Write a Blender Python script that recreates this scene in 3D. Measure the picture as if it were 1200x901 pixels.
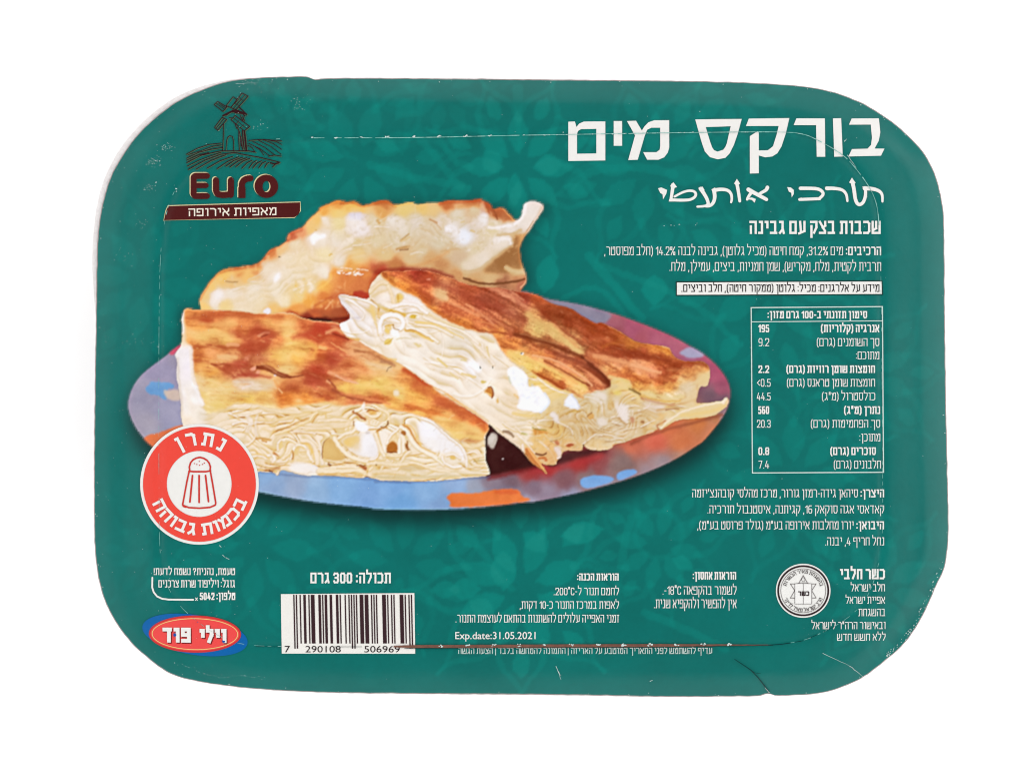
import bpy, math, random, re
import numpy as np
from mathutils import Vector
from mathutils.geometry import delaunay_2d_cdt

for o in list(bpy.data.objects): bpy.data.objects.remove(o)
SC = bpy.context.scene
COL = SC.collection

# ---------------------------------------------------------------- camera, world, lamps, exposure
U = 0.0002                              # one print unit (1/1200 of the frame width) = 0.2 mm
LID = 0.026                             # height of the lid above the table
cam = bpy.data.cameras.new('camera'); camo = bpy.data.objects.new('camera', cam); COL.objects.link(camo)
camo.location = (0, 0, LID+0.80); camo.rotation_euler = (0, 0, 0)
cam.sensor_width = 36; cam.lens = 36*0.80/(1200*U); cam.clip_start = 0.02; cam.clip_end = 50
SC.camera = camo

W = bpy.data.worlds.new('World'); SC.world = W; W.use_nodes = True
bg = W.node_tree.nodes['Background']; bg.inputs[0].default_value = (1, 1, 1, 1); bg.inputs[1].default_value = 1.0
# a white studio, darker straight above where the camera hangs
wn, wl = W.node_tree.nodes, W.node_tree.links
wtc = wn.new('ShaderNodeTexCoord'); wsx = wn.new('ShaderNodeSeparateXYZ'); wr = wn.new('ShaderNodeValToRGB')
wr.color_ramp.elements[0].position = .25; wr.color_ramp.elements[0].color = (1, 1, 1, 1); wr.color_ramp.elements[1].position = .85; wr.color_ramp.elements[1].color = (.10, .10, .10, 1)
wl.new(wtc.outputs['Generated'], wsx.inputs[0]); wl.new(wsx.outputs['Z'], wr.inputs['Fac']); wl.new(wr.outputs['Color'], bg.inputs[0])

def softbox(name, loc, size, power, color=(1, 1, 1)):
    l = bpy.data.lights.new(name, 'AREA'); l.shape = 'RECTANGLE'; l.size = size[0]; l.size_y = size[1]; l.energy = power; l.color = color
    o = bpy.data.objects.new(name, l); COL.objects.link(o); o.location = loc
    o.rotation_euler = (Vector((0, 0, LID))-Vector(loc)).to_track_quat('-Z', 'Y').to_euler()
    return o
softbox('softbox_right', (1.25, 0.10, 1.15), (1.6, 2.0), 23.5, (1, .997, .99))
softbox('softbox_left', (-1.25, 0.05, 1.15), (1.6, 2.0), 17.5, (.995, .998, 1))
softbox('softbox_front', (0.10, -1.25, 1.15), (2.0, 1.5), 16.5)
softbox('softbox_back', (0.15, 1.25, 1.15), (2.0, 1.5), 15)

SC.view_settings.view_transform = 'Standard'; SC.view_settings.look = 'None'
SC.view_settings.exposure = 0.0; SC.view_settings.gamma = 1.0
SC.render.engine = 'CYCLES'; SC.cycles.filter_width = 1.1
ILL = 1.68                              # how strongly the lamps light the lid; print colours are reflectances

def lin(c):
    c = np.asarray(c, float)/255.0
    return np.where(c <= .04045, c/12.92, ((c+.055)/1.055)**2.4)
VEIL = .010                             # the film's own sheen, which the ink does not have to supply
def ink_rgb(c): return tuple(float(v) for v in np.clip((lin(c)-VEIL)/ILL, 0.0005, .9))+(1.0,)

# ---------------------------------------------------------------- materials
def nodes(name):
    m = bpy.data.materials.new(name); m.use_nodes = True
    nt = m.node_tree; b = nt.nodes['Principled BSDF']
    return m, nt, b, nt.nodes, nt.links

def film_bump(nt, b, strength=.12):
    N, L = nt.nodes, nt.links
    tc = N.new('ShaderNodeTexCoord'); n1 = N.new('ShaderNodeTexNoise'); n1.inputs['Scale'].default_value = 60; n1.inputs['Detail'].default_value = 4
    n2 = N.new('ShaderNodeTexNoise'); n2.inputs['Scale'].default_value = 1400; n2.inputs['Detail'].default_value = 2
    mx = N.new('ShaderNodeMath'); mx.operation = 'MULTIPLY_ADD'; mx.inputs[1].default_value = .06
    bp = N.new('ShaderNodeBump'); bp.inputs['Strength'].default_value = strength; bp.inputs['Distance'].default_value = .0016
    L.new(tc.outputs['Object'], n1.inputs['Vector']); L.new(tc.outputs['Object'], n2.inputs['Vector'])
    L.new(n2.outputs['Fac'], mx.inputs[0]); L.new(n1.outputs['Fac'], mx.inputs[2])
    L.new(mx.outputs[0], bp.inputs['Height']); L.new(bp.outputs['Normal'], b.inputs['Normal'])
    return tc, n1, n2

INKS = {}
def ink(name, rgb, rough=.28, var=.012):
    if name in INKS: return INKS[name]
    m, nt, b, N, L = nodes(name)
    tc, n1, n2 = film_bump(nt, b)
    n3 = N.new('ShaderNodeTexNoise'); n3.inputs['Scale'].default_value = 900; n3.inputs['Detail'].default_value = 3
    L.new(tc.outputs['Object'], n3.inputs['Vector'])
    rp = N.new('ShaderNodeValToRGB'); c = ink_rgb(rgb)
    rp.color_ramp.elements[0].position = .3; rp.color_ramp.elements[1].position = .7
    rp.color_ramp.elements[0].color = tuple(v*(1-var*1.6) for v in c[:3])+(1,); rp.color_ramp.elements[1].color = tuple(min(.9, v*(1+var)) for v in c[:3])+(1,)
    L.new(n3.outputs['Fac'], rp.inputs['Fac']); L.new(rp.outputs['Color'], b.inputs['Base Color'])
    b.inputs['Roughness'].default_value = rough; b.inputs['Specular IOR Level'].default_value = .2
    INKS[name] = m; return m

def painted(name, rough=.28):
    """print with its own ink colours stored on the sheet"""
    m, nt, b, N, L = nodes(name)
    film_bump(nt, b)
    a = N.new('ShaderNodeVertexColor'); a.layer_name = 'ink'
    L.new(a.outputs['Color'], b.inputs['Base Color'])
    b.inputs['Roughness'].default_value = rough; b.inputs['Specular IOR Level'].default_value = .2
    return m
# ---------------------------------------------------------------- the printed picture, painted as ink colours
CW, CH = 1200, 901                     # print units: 1 unit = 0.2 mm on the lid
YY, XX = np.mgrid[0:CH, 0:CW].astype(np.float32)
XX += 0.5; YY += 0.5

def vnoise(scale, seed, w=CW, h=CH):
    r = np.random.RandomState(seed)
    gw, gh = int(w/scale)+3, int(h/scale)+3
    g = r.rand(gh, gw).astype(np.float32)
    x = np.arange(w)/scale; y = np.arange(h)/scale
    xi = x.astype(int); yi = y.astype(int)
    fx = (x-xi).astype(np.float32); fy = (y-yi).astype(np.float32)
    fx = fx*fx*(3-2*fx); fy = (fy*fy*(3-2*fy))[:, None]
    a = g[yi][:, xi]*(1-fx)+g[yi][:, xi+1]*fx
    b = g[yi+1][:, xi]*(1-fx)+g[yi+1][:, xi+1]*fx
    return (a*(1-fy)+b*fy)-0.5

def rnoise(u, v, seed):
    g = np.random.RandomState(seed).rand(256, 256).astype(np.float32)
    i = np.floor(u).astype(int); j = np.floor(v).astype(int); fx = u-i; fy = v-j
    fx = fx*fx*(3-2*fx); fy = fy*fy*(3-2*fy); i %= 255; j %= 255
    return ((g[j, i]*(1-fx)+g[j, i+1]*fx)*(1-fy)+(g[j+1, i]*(1-fx)+g[j+1, i+1]*fx)*fy)-.5

def streaks(ang, su, sv, seed):
    c, n = math.cos(math.radians(ang)), math.sin(math.radians(ang))
    u = XX*c+YY*n; v = -XX*n+YY*c+WY*.8
    return rnoise(u/su, v/sv, seed)+.6*rnoise(u/su*2.1, v/sv*2.1, seed+1)+.35*rnoise(u/su*4, v/sv*3.5, seed+2)

WX = vnoise(7, 1)*3.0+vnoise(22, 2)*4.0
WY = vnoise(7, 3)*3.0+vnoise(22, 4)*4.0
FX = vnoise(3.2, 5)*1.5+vnoise(8, 6)*1.2
FY = vnoise(3.2, 7)*1.5+vnoise(8, 8)*1.2

def blur(a, s):
    if s <= 0.05: return a
    n = int(s*3)+1
    k = np.exp(-0.5*(np.arange(-n, n+1)/s)**2); k /= k.sum()
    p = np.pad(a, ((n, n), (0, 0)), mode='edge')
    o = sum(k[i]*p[i:i+a.shape[0]] for i in range(2*n+1))
    p = np.pad(o, ((0, 0), (n, n)), mode='edge')
    return sum(k[i]*p[:, i:i+a.shape[1]] for i in range(2*n+1)).astype(np.float32)

TILES = {'A': (140, 340, 6), 'B': (300, 340, 6), 'C': (280, 450, 6), 'D': (440, 450, 6), 'E': (230, 220, 6),
         'F': (400, 220, 4.8), 'G': (380, 310, 6), 'H': (560, 320, 6), 'I': (560, 430, 6), 'J': (690, 370, 6),
         'K': (620, 480, 5), 'P': (0, 0, 1)}

def T(t, *v):
    ox, oy, f = TILES[t]
    return [(ox+v[i]/f, oy+v[i+1]/f) for i in range(0, len(v), 2)]

def chaikin(p, n=1, closed=True):
    p = np.asarray(p, float)
    for _ in range(n):
        if closed:
            q = np.roll(p, -1, 0)
            p = np.stack([p*.75+q*.25, p*.25+q*.75], 1).reshape(-1, 2)
        else:
            a, b = p[:-1], p[1:]
            p = np.vstack([p[:1], np.stack([a*.75+b*.25, a*.25+b*.75], 1).reshape(-1, 2), p[-1:]])
    return p

def inside(poly, X, Y):
    p = np.asarray(poly, float); r = np.zeros(X.shape, bool)
    for (x0, y0), (x1, y1) in zip(p, np.roll(p, -1, 0)):
        if y0 == y1: continue
        c = ((y0 > Y) != (y1 > Y))
        r ^= c & (X < (x1-x0)*(Y-y0)/(y1-y0)+x0)
    return r

def bbox(p, pad):
    p = np.asarray(p)
    x0 = max(0, int(p[:, 0].min()-pad)); x1 = min(CW, int(p[:, 0].max()+pad)+1)
    y0 = max(0, int(p[:, 1].min()-pad)); y1 = min(CH, int(p[:, 1].max()+pad)+1)
    return slice(y0, y1), slice(x0, x1)

def mask(poly, soft=0.6, warp=0.0, smooth=1):
    poly = chaikin(poly, smooth) if smooth else np.asarray(poly, float)
    m = np.zeros((CH, CW), np.float32)
    s = bbox(poly, 8+4*soft)
    X = XX[s]+warp*FX[s]; Y = YY[s]+warp*FY[s]
    a = np.zeros(X.shape, np.float32)
    for dx in (-.25, .25):
        for dy in (-.25, .25):
            a += inside(poly, X+dx, Y+dy)*0.25
    m[s] = blur(a, soft)
    return m

CAN = np.zeros((CH, CW, 3), np.float32)
CLIP = np.ones((CH, CW), np.float32)

def put(s, a, col):
    a = (a*CLIP[s])[..., None]
    CAN[s] = CAN[s]*(1-a)+np.asarray(col, np.float32)*a

def fill(m, col):
    s = (slice(0, CH), slice(0, CW))
    put(s, m, col)

def S(t, v, w, col, a=1.0, soft=0.7, w1=None, warp=0.6, smooth=2):
    """brush stroke along a line; w = width at the start, w1 at the end"""
    p = chaikin(T(t, *v), smooth, closed=False) if len(v) > 4 else np.asarray(T(t, *v), float)
    w1 = w if w1 is None else w1
    s = bbox(p, max(w, w1)+3*soft+4)
    X = XX[s]+warp*FX[s]; Y = YY[s]+warp*FY[s]
    L = np.r_[0, np.cumsum(np.hypot(*np.diff(p, axis=0).T))]; L /= max(L[-1], 1e-6)
    if RIB and col[0] > 236 and col[2] > 155 and max(w, w1) >= 1.8:      # a dough ribbon: tan crease under and beside it
        k = RIB; RIB_OFF(t, v, w, w1, a, warp, smooth, k)
        a = min(1.0, a*1.0); soft = min(soft, 1.0); col = tuple(min(255, c+2) for c in col)
    best = np.full(X.shape, 1e9, np.float32)
    for i in range(len(p)-1):
        d = p[i+1]-p[i]; l2 = max(d@d, 1e-9)
        u = np.clip(((X-p[i, 0])*d[0]+(Y-p[i, 1])*d[1])/l2, 0, 1)
        dist = np.hypot(X-p[i, 0]-u*d[0], Y-p[i, 1]-u*d[1])
        best = np.minimum(best, dist-(w+(w1-w)*(L[i]+u*(L[i+1]-L[i])))/2)
    put(s, a*np.clip(0.5-best/(2*soft), 0, 1)**1.0, col)

RIB = 0.0
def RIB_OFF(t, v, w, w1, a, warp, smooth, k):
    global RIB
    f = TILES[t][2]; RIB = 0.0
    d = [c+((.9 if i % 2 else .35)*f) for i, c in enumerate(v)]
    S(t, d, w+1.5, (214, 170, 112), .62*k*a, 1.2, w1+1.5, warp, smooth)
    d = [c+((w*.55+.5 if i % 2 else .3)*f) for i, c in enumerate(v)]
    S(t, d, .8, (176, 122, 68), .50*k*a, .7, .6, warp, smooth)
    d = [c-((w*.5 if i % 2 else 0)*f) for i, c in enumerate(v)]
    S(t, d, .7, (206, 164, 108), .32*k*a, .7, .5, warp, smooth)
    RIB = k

def layers(m, ang, period, amp, seed, a, dark=(186, 136, 82), light=(253, 246, 230)):
    """thin wandering sheets of dough seen edge on"""
    c, n = math.cos(math.radians(ang)), math.sin(math.radians(ang))
    u = XX*c+YY*n; v = -XX*n+YY*c
    v = v+amp*(vnoise(34, seed)*1.8+vnoise(15, seed+1)*.9+vnoise(6, seed+2)*.12)
    ph = v/period+vnoise(60, seed+3)*2
    fr = ph-np.floor(ph)
    mod = np.clip(vnoise(14, seed+4)*2.2+.55, 0, 1)*np.clip(vnoise(6, seed+5)*2+.75, 0, 1)
    s = (slice(0, CH), slice(0, CW))
    put(s, m*a*mod*(np.exp(-((fr-.12)/.09)**2)*.75+np.exp(-(np.clip(fr-.12, 0, 1)/.28)**2)*(fr > .12)*.35), dark)
    put(s, m*a*.75*mod*np.exp(-((fr-.62)/.22)**2), light)

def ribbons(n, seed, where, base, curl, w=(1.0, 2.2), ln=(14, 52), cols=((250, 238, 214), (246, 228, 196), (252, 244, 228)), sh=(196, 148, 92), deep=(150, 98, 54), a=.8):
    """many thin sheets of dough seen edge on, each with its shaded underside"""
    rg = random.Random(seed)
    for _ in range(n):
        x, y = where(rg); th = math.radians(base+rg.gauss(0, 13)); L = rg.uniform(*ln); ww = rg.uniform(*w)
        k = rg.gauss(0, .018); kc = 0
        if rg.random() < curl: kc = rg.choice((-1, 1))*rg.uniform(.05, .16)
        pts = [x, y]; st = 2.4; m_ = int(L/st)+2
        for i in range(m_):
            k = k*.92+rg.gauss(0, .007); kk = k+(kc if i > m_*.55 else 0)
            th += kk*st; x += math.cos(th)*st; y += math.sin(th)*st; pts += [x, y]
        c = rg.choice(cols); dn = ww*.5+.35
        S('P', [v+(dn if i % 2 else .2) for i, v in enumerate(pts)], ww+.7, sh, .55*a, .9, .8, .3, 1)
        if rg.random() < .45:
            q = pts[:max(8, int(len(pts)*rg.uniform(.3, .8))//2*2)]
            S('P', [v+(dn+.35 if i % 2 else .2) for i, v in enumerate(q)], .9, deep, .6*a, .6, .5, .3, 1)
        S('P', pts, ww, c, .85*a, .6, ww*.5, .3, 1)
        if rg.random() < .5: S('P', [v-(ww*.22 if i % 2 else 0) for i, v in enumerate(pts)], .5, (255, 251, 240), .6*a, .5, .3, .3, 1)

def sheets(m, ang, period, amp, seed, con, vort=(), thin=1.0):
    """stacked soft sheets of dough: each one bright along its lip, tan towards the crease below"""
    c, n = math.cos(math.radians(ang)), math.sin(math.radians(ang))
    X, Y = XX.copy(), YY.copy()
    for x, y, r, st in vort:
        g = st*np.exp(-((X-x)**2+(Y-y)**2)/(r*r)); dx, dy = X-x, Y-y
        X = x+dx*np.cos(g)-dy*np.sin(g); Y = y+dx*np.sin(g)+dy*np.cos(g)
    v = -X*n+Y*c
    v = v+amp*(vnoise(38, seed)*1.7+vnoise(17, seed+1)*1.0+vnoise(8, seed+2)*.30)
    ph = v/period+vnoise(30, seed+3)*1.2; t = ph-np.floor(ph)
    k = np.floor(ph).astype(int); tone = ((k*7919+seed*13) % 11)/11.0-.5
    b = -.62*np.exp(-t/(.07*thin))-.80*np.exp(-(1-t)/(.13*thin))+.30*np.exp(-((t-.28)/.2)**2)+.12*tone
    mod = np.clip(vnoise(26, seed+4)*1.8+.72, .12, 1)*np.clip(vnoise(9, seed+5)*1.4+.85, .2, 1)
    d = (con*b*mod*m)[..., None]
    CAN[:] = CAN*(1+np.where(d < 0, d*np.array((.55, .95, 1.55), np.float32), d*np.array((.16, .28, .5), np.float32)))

def O(t, x, y, rx, ry, rot, col, a=1.0, soft=1.0, warp=1.0):
    """soft oval dab, radii in print units"""
    (cx, cy), = T(t, x, y)
    s = bbox([(cx-rx, cy-rx), (cx+rx, cy+rx), (cx-ry, cy-ry), (cx+ry, cy+ry)], 3*soft+4)
    X = XX[s]+warp*FX[s]-cx; Y = YY[s]+warp*FY[s]-cy
    c, n = math.cos(math.radians(rot)), math.sin(math.radians(rot))
    u = X*c+Y*n; v = -X*n+Y*c
    d = (np.hypot(u/rx, v/ry)-1)*min(rx, ry)
    put(s, a*np.clip(0.5-d/(2*soft), 0, 1), col)

def Q(t, v, col, a=1.0, soft=0.8, warp=0.7, smooth=1):
    p = T(t, *v)
    fill(mask(p, soft, warp, smooth)*a, col)

def field(m, pts, e=3.0, pw=1.9, warp=1.0, asp=1.0):
    """fill a region by blending between colour notes"""
    P = []; C = []
    for t, v in pts:
        for i in range(0, len(v), 5):
            P.append(T(t, v[i], v[i+1])[0]); C.append(v[i+2:i+5])
    P = np.asarray(P, np.float32); C = np.asarray(C, np.float32)
    ys, xs = np.where(m > 0.003)
    s = (slice(ys.min(), ys.max()+1), slice(xs.min(), xs.max()+1))
    X = XX[s]+warp*WX[s]; Y = YY[s]+warp*WY[s]
    num = np.zeros(X.shape+(3,), np.float32); den = np.zeros(X.shape, np.float32)
    for p, c in zip(P, C):
        w = 1.0/(((X-p[0])*asp)**2+((Y-p[1])/asp)**2+e*e)**pw
        den += w; num += w[..., None]*c
    put(s, m[s], num/den[..., None])

# ---- teal ground of the print with its faint arabesque
def paint_ground():
    CAN[:] = (3, 114, 108)
    L = (38, 142, 131)
    def leaf(x, y, rx, ry, rot, a=.33):
        if ry > rx: rx, ry, rot = ry, rx, rot+90
        c, n = math.cos(math.radians(rot)), math.sin(math.radians(rot)); v = []
        for u, w in ((-1.15, 0), (-.75, .55), (-.3, .95), (.15, 1), (.6, .72), (1.2, 0), (.6, -.72), (.15, -1), (-.3, -.95), (-.75, -.55)):
            v += [x+u*rx*c-w*ry*n, y+u*rx*n+w*ry*c]
        Q('P', v, L, min(.7, a*1.8), .45, 1.4, 0)
    def band(v, w, a=.28, w1=None): S('P', v, w, L, min(.6, a*1.3), .55, w1, 1.4)
    def rosette(cx, cy, r, ph, a=.28):
        r *= 1.25
        for k in range(8):
            t = math.radians(ph+45*k)
            leaf(cx+r*.52*math.cos(t), cy+r*.52*math.sin(t), r*.27, r*.15, ph+45*k, a)
            t2 = t+math.radians(22.5)
            leaf(cx+r*.95*math.cos(t2), cy+r*.95*math.sin(t2), r*.17, r*.11, ph+45*k+22, a)
            b = [(cx+r*q*math.cos(t+dd), cy+r*q*math.sin(t+dd)) for q, dd in ((.72, 0), (1.0, .10), (1.25, .38), (1.5, .40))]
            band([c for p in b for c in p], 8, a*.8, 4)
            b = [(cx+r*q*math.cos(t-dd), cy+r*q*math.sin(t-dd)) for q, dd in ((.72, 0), (1.0, .10), (1.25, .38), (1.5, .40))]
            band([c for p in b for c in p], 8, a*.8, 4)
    rosette(607, 196, 62, 0); rosette(905, 330, 78, 10, .2); rosette(610, 690, 74, 22); rosette(300, 640, 70, 5, .16)
    rosette(772, 640, 50, 12, .2); rosette(930, 560, 70, 0, .18); rosette(1030, 690, 60, 15, .16); rosette(420, 190, 70, 18, .18)
    rosette(170, 330, 66, 10, .10); rosette(470, 660, 60, 8, .16); rosette(760, 200, 66, 8, .18); rosette(1010, 440, 60, 20, .14)
    rosette(190, 640, 50, 20, .08); rosette(330, 150, 50, 0, .12); rosette(860, 110, 48, 12, .14); rosette(520, 110, 46, 12, .12)
    band([493, 163, 540, 220], 9); band([433, 193, 480, 208, 540, 217], 9); band([607, 104, 609, 180], 13, .25, 3)
    leaf(577, 190, 14, 12, 60); leaf(643, 193, 14, 13, 0); leaf(603, 222, 9, 17, 0); leaf(453, 170, 14, 8, 20)
    leaf(641, 321, 13, 20, 10); band([690, 300, 751, 372], 10, .35); leaf(767, 340, 15, 16, 0); band([868, 404, 810, 350, 700, 310], 7)
    band([660, 350, 700, 330, 740, 380], 6); band([670, 218, 693, 198, 753, 195, 790, 205], 10)
    leaf(682, 624, 22, 13, -10, .4); band([728, 664, 732, 630, 740, 606], 9); leaf(627, 635, 15, 12, 40)
    S('P', [772+28*math.cos(t/20*6.283) if i == 0 else 626+28*math.sin(t/20*6.283) for t in range(21) for i in (0, 1)], 6, L, .28, 1.2)
    leaf(590, 668, 16, 20, 0); band([560, 640, 600, 690], 8); band([755, 718, 800, 735, 850, 760], 9); leaf(800, 660, 12, 8, 30)
    leaf(545, 690, 16, 13, 0); leaf(565, 712, 14, 12, 30); leaf(690, 700, 20, 12, 60)
    n = vnoise(60, 11)*.5+vnoise(24, 12)*.35+vnoise(5, 13)*.22+vnoise(1.6, 14)*.28
    CAN[:] *= (1+0.10*n)[..., None]

PLATE = T('P', 149,478, 150,468, 154,455, 163,441, 176,430, 190,420, 205,408, 214,402, 250,380, 400,340, 560,335)+T('H', 330,125, 400,150, 480,178, 560,192, 680,212, 800,240, 900,268, 1000,298, 1100,335, 1200,372) + \
        T('J', 500,105, 600,148, 700,205, 800,262, 880,325, 940,395, 980,460, 998,520, 996,590, 975,660, 930,735, 870,810, 800,890) + \
        T('K', 985,210, 900,268, 800,322, 640,388, 500,432, 300,486, 100,528, 0,545) + \
        T('D', 1100,825, 900,850, 700,870, 500,882, 300,886, 0,880) + \
        T('C', 900,865, 700,848, 500,825, 300,790, 140,758) + T('P', 262,570, 220,550, 190,532, 170,516, 156,498)

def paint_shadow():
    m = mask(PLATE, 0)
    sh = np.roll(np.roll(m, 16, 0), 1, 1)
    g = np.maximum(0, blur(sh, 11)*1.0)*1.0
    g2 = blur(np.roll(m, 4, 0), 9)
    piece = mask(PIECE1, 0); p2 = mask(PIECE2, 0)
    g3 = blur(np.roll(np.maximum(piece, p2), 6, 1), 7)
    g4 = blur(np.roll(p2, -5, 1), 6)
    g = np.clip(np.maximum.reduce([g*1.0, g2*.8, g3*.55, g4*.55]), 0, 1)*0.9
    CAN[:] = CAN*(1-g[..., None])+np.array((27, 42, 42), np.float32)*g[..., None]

def paint_plate():
    global CLIP
    m = mask(PLATE, .6); CLIP = m
    G = (158, 152, 178)
    field(m, [('P', [165,465,152,146,172, 190,440,155,146,178, 200,480,156,152,182, 170,500,160,152,172, 215,420,150,140,165,
                     310,560,128,166,214, 320,572,138,168,210, 345,570,152,172,206, 370,578,138,176,218, 400,575,124,172,224, 430,585,120,165,222, 460,568,120,168,225, 470,590,110,165,222,
                     500,575,128,172,222, 540,568,140,172,218, 520,590,130,165,212, 555,572,155,160,180, 575,565,140,120,135, 600,568,118,88,100, 625,572,140,112,128,
                     620,555,165,55,55, 640,548,178,52,52, 680,540,175,55,52, 660,560,135,85,92, 700,540,150,70,72, 640,575,150,130,150, 620,590,160,152,175, 690,560,140,112,115, 730,545,138,108,105,
                     600,575,130,118,140, 670,585,150,150,178, 720,575,152,138,150, 760,560,150,128,138, 800,540,170,120,100, 780,545,156,134,140, 740,520,205,98,70,
                     740,510,205,90,62, 780,500,215,105,62, 820,495,215,118,62, 800,515,215,112,65, 835,505,205,120,80, 840,490,195,120,75, 770,515,220,95,70,
                     845,480,150,115,125, 850,490,170,130,140, 848,472,120,85,100, 835,462,115,80,95, 845,455,164,80,104, 840,440,180,80,108, 825,425,180,82,108, 815,415,170,90,120,
                     640,353,138,118,132, 660,352,130,122,140, 690,364,142,128,155, 705,370,150,125,145, 720,378,166,84,100, 740,383,174,80,106, 770,398,176,82,108, 790,410,178,86,110, 750,400,172,76,92, 720,390,165,76,84])], 4)
    # painted patches on the plate
    Q('A', [345,435, 380,395, 435,375, 440,400, 400,440, 370,465], (205, 72, 100), .95, .9)
    Q('A', [175,690, 215,665, 215,640, 300,645, 380,655, 385,690, 330,690, 345,770, 300,765, 270,735, 200,730], (98, 155, 214), .95, .8)
    Q('A', [300,698, 345,710, 400,690, 440,720, 440,780, 345,775], (218, 190, 170), .85, 1.0)
    Q('P', [166,516, 172,510, 190,506, 210,498, 226,498, 226,520, 200,540, 176,528], (233, 112, 62), 1, .8)
    Q('D', [485,790, 560,760, 700,770, 800,745, 950,735, 1020,745, 1025,790, 1110,815, 1000,835, 820,855, 640,866, 510,865, 530,830], (240, 118, 52), 1, .9)
    Q('D', [820,750, 950,738, 1015,748, 1010,775, 850,775], (226, 92, 44), .8, 1.2)
    Q('J', [630,265, 660,238, 720,212, 800,258, 815,285, 760,300, 700,298], (165, 160, 192), .95, 1.0)
    Q('H', [500,200, 620,205, 720,222, 830,255, 950,290, 905,340, 850,352, 790,330, 700,265, 600,240], (138, 130, 152), .9, 1.2)
    Q('K', [300,405, 360,385, 430,383, 490,395, 502,408, 470,430, 400,450, 330,465, 300,440], (116, 165, 226), 1, .8, .4)
    Q('K', [510,375, 560,352, 620,347, 640,365, 600,390, 540,412, 515,410], (116, 165, 226), 1, .8, .4)
    # dark gap under the pastries
    Q('D', [780,260, 830,300, 900,370, 1000,430, 1060,500, 1140,580, 1100,600, 950,620, 800,655, 760,640, 760,400], (68, 30, 28), 1, 1.2)
    Q('I', [590,595, 760,575, 930,585, 900,610, 760,640, 640,665, 540,705, 470,700], (72, 34, 34), .9, 2.0)
    S('D', [800,660, 900,640, 1000,615, 1120,590], 5, (128, 36, 36), .8, 2.5)
    Q('I', [320,740, 420,715, 560,700, 700,650, 850,600, 910,605, 860,660, 700,700, 560,730, 420,755], (190, 52, 52), .75, 2.5)
    S('C', [140,612, 400,648, 700,655, 900,668, 1200,688], 2.4, (92, 108, 152), .45, 1.6)
    S('D', [0,686, 300,690, 600,668, 800,655], 2.4, (92, 108, 152), .45, 1.6)
    S('K', [600,200, 760,125, 1000,70, 1130,30], 3, (140, 62, 40), .6, 2.0)
    S('P', [305,576, 360,588, 430,596, 520,597.5, 600,592], 1.6, (140, 196, 205), .45, .8)
    CLIP = np.ones_like(CLIP)

PIECE1 = T('E', 30,870, 28,835, 15,790, 40,740, 100,650, 165,585, 230,562, 300,555, 420,540, 480,490, 505,440, 545,428, 600,400, 635,372, 640,335, 660,312, 720,290, 750,275, 800,210, 858,165, 870,135, 920,118, 965,97, 1000,85, 1040,97, 1055,105, 1085,94, 1110,94) + \
         T('F', 30,85, 60,75, 90,82, 115,98, 155,95, 195,76, 250,70, 275,80, 300,98, 350,88, 400,76, 418,95, 480,86, 560,82, 620,68, 700,76, 782,60, 800,75, 842,92, 850,122, 905,106, 945,150, 980,188, 1012,168, 1018,120, 1030,80, 1100,74, 1140,98, 1135,130, 1100,180, 1060,240, 1000,330, 1010,400, 1030,470, 1050,525, 1020,562, 1000,620, 700,640, 300,640) + \
         T('B', 700,260, 560,280, 300,280, 60,250)
PIECE2 = T('A', 455,132, 480,125, 520,138, 560,138, 700,140, 850,146, 1000,172, 1200,150) + T('B', 340,205, 520,222, 620,235, 740,270, 900,370, 1240,560) + \
         T('D', 420,0, 640,120, 800,262, 797,290, 797,330, 770,372, 772,450, 780,480, 770,525, 785,560, 800,600, 800,645, 700,656, 550,668, 400,684, 200,682, 0,678) + \
         T('C', 1000,678, 940,664, 900,650, 870,662, 700,650, 560,640, 500,646, 420,635, 350,612, 290,600, 275,650, 240,618, 200,625, 140,612) + \
         T('P', 285,560, 226,540, 222,520, 214,500) + T('A', 432,880, 430,800, 418,700, 400,620, 398,560, 408,500, 388,455, 405,425, 430,395, 440,340, 440,250, 432,205, 445,160)
PIECE3 = T('G', 95,205, 105,250, 140,300, 172,335, 182,375, 165,392, 105,412, 108,445, 130,480, 160,512, 240,540, 300,580, 360,610, 420,648, 500,682, 600,740, 700,822, 800,880, 870,905) + \
         T('D', 480,60, 520,98, 560,122, 700,212, 790,272, 870,350, 950,402, 1000,440, 1040,470) + T('I', 340,640, 400,692, 450,725, 492,757, 470,715, 440,670, 470,690, 555,692, 558,655, 588,635, 592,597, 640,585, 735,592, 745,550, 765,575, 810,588, 880,590, 940,572, 960,548, 1050,525, 1200,470) + \
         T('J', 420,840, 485,800, 505,802, 560,772, 620,732, 700,730, 790,722, 880,705, 940,665, 980,625, 986,590, 965,568, 935,600, 860,605, 800,616, 748,610, 765,560, 780,495, 838,498, 850,450, 856,395, 840,350, 800,318, 720,322, 640,312, 590,275, 560,215, 450,200, 340,190, 250,130, 130,62, 60,40) + \
         T('H', 850,356, 790,335, 720,290, 650,245, 560,228, 500,208, 440,165, 390,145, 300,130, 200,112) + T('F', 900,562, 740,556, 600,500, 500,470, 420,462, 330,470, 230,468, 200,500, 165,540) + T('G', 310,180, 325,245, 220,228)

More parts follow.
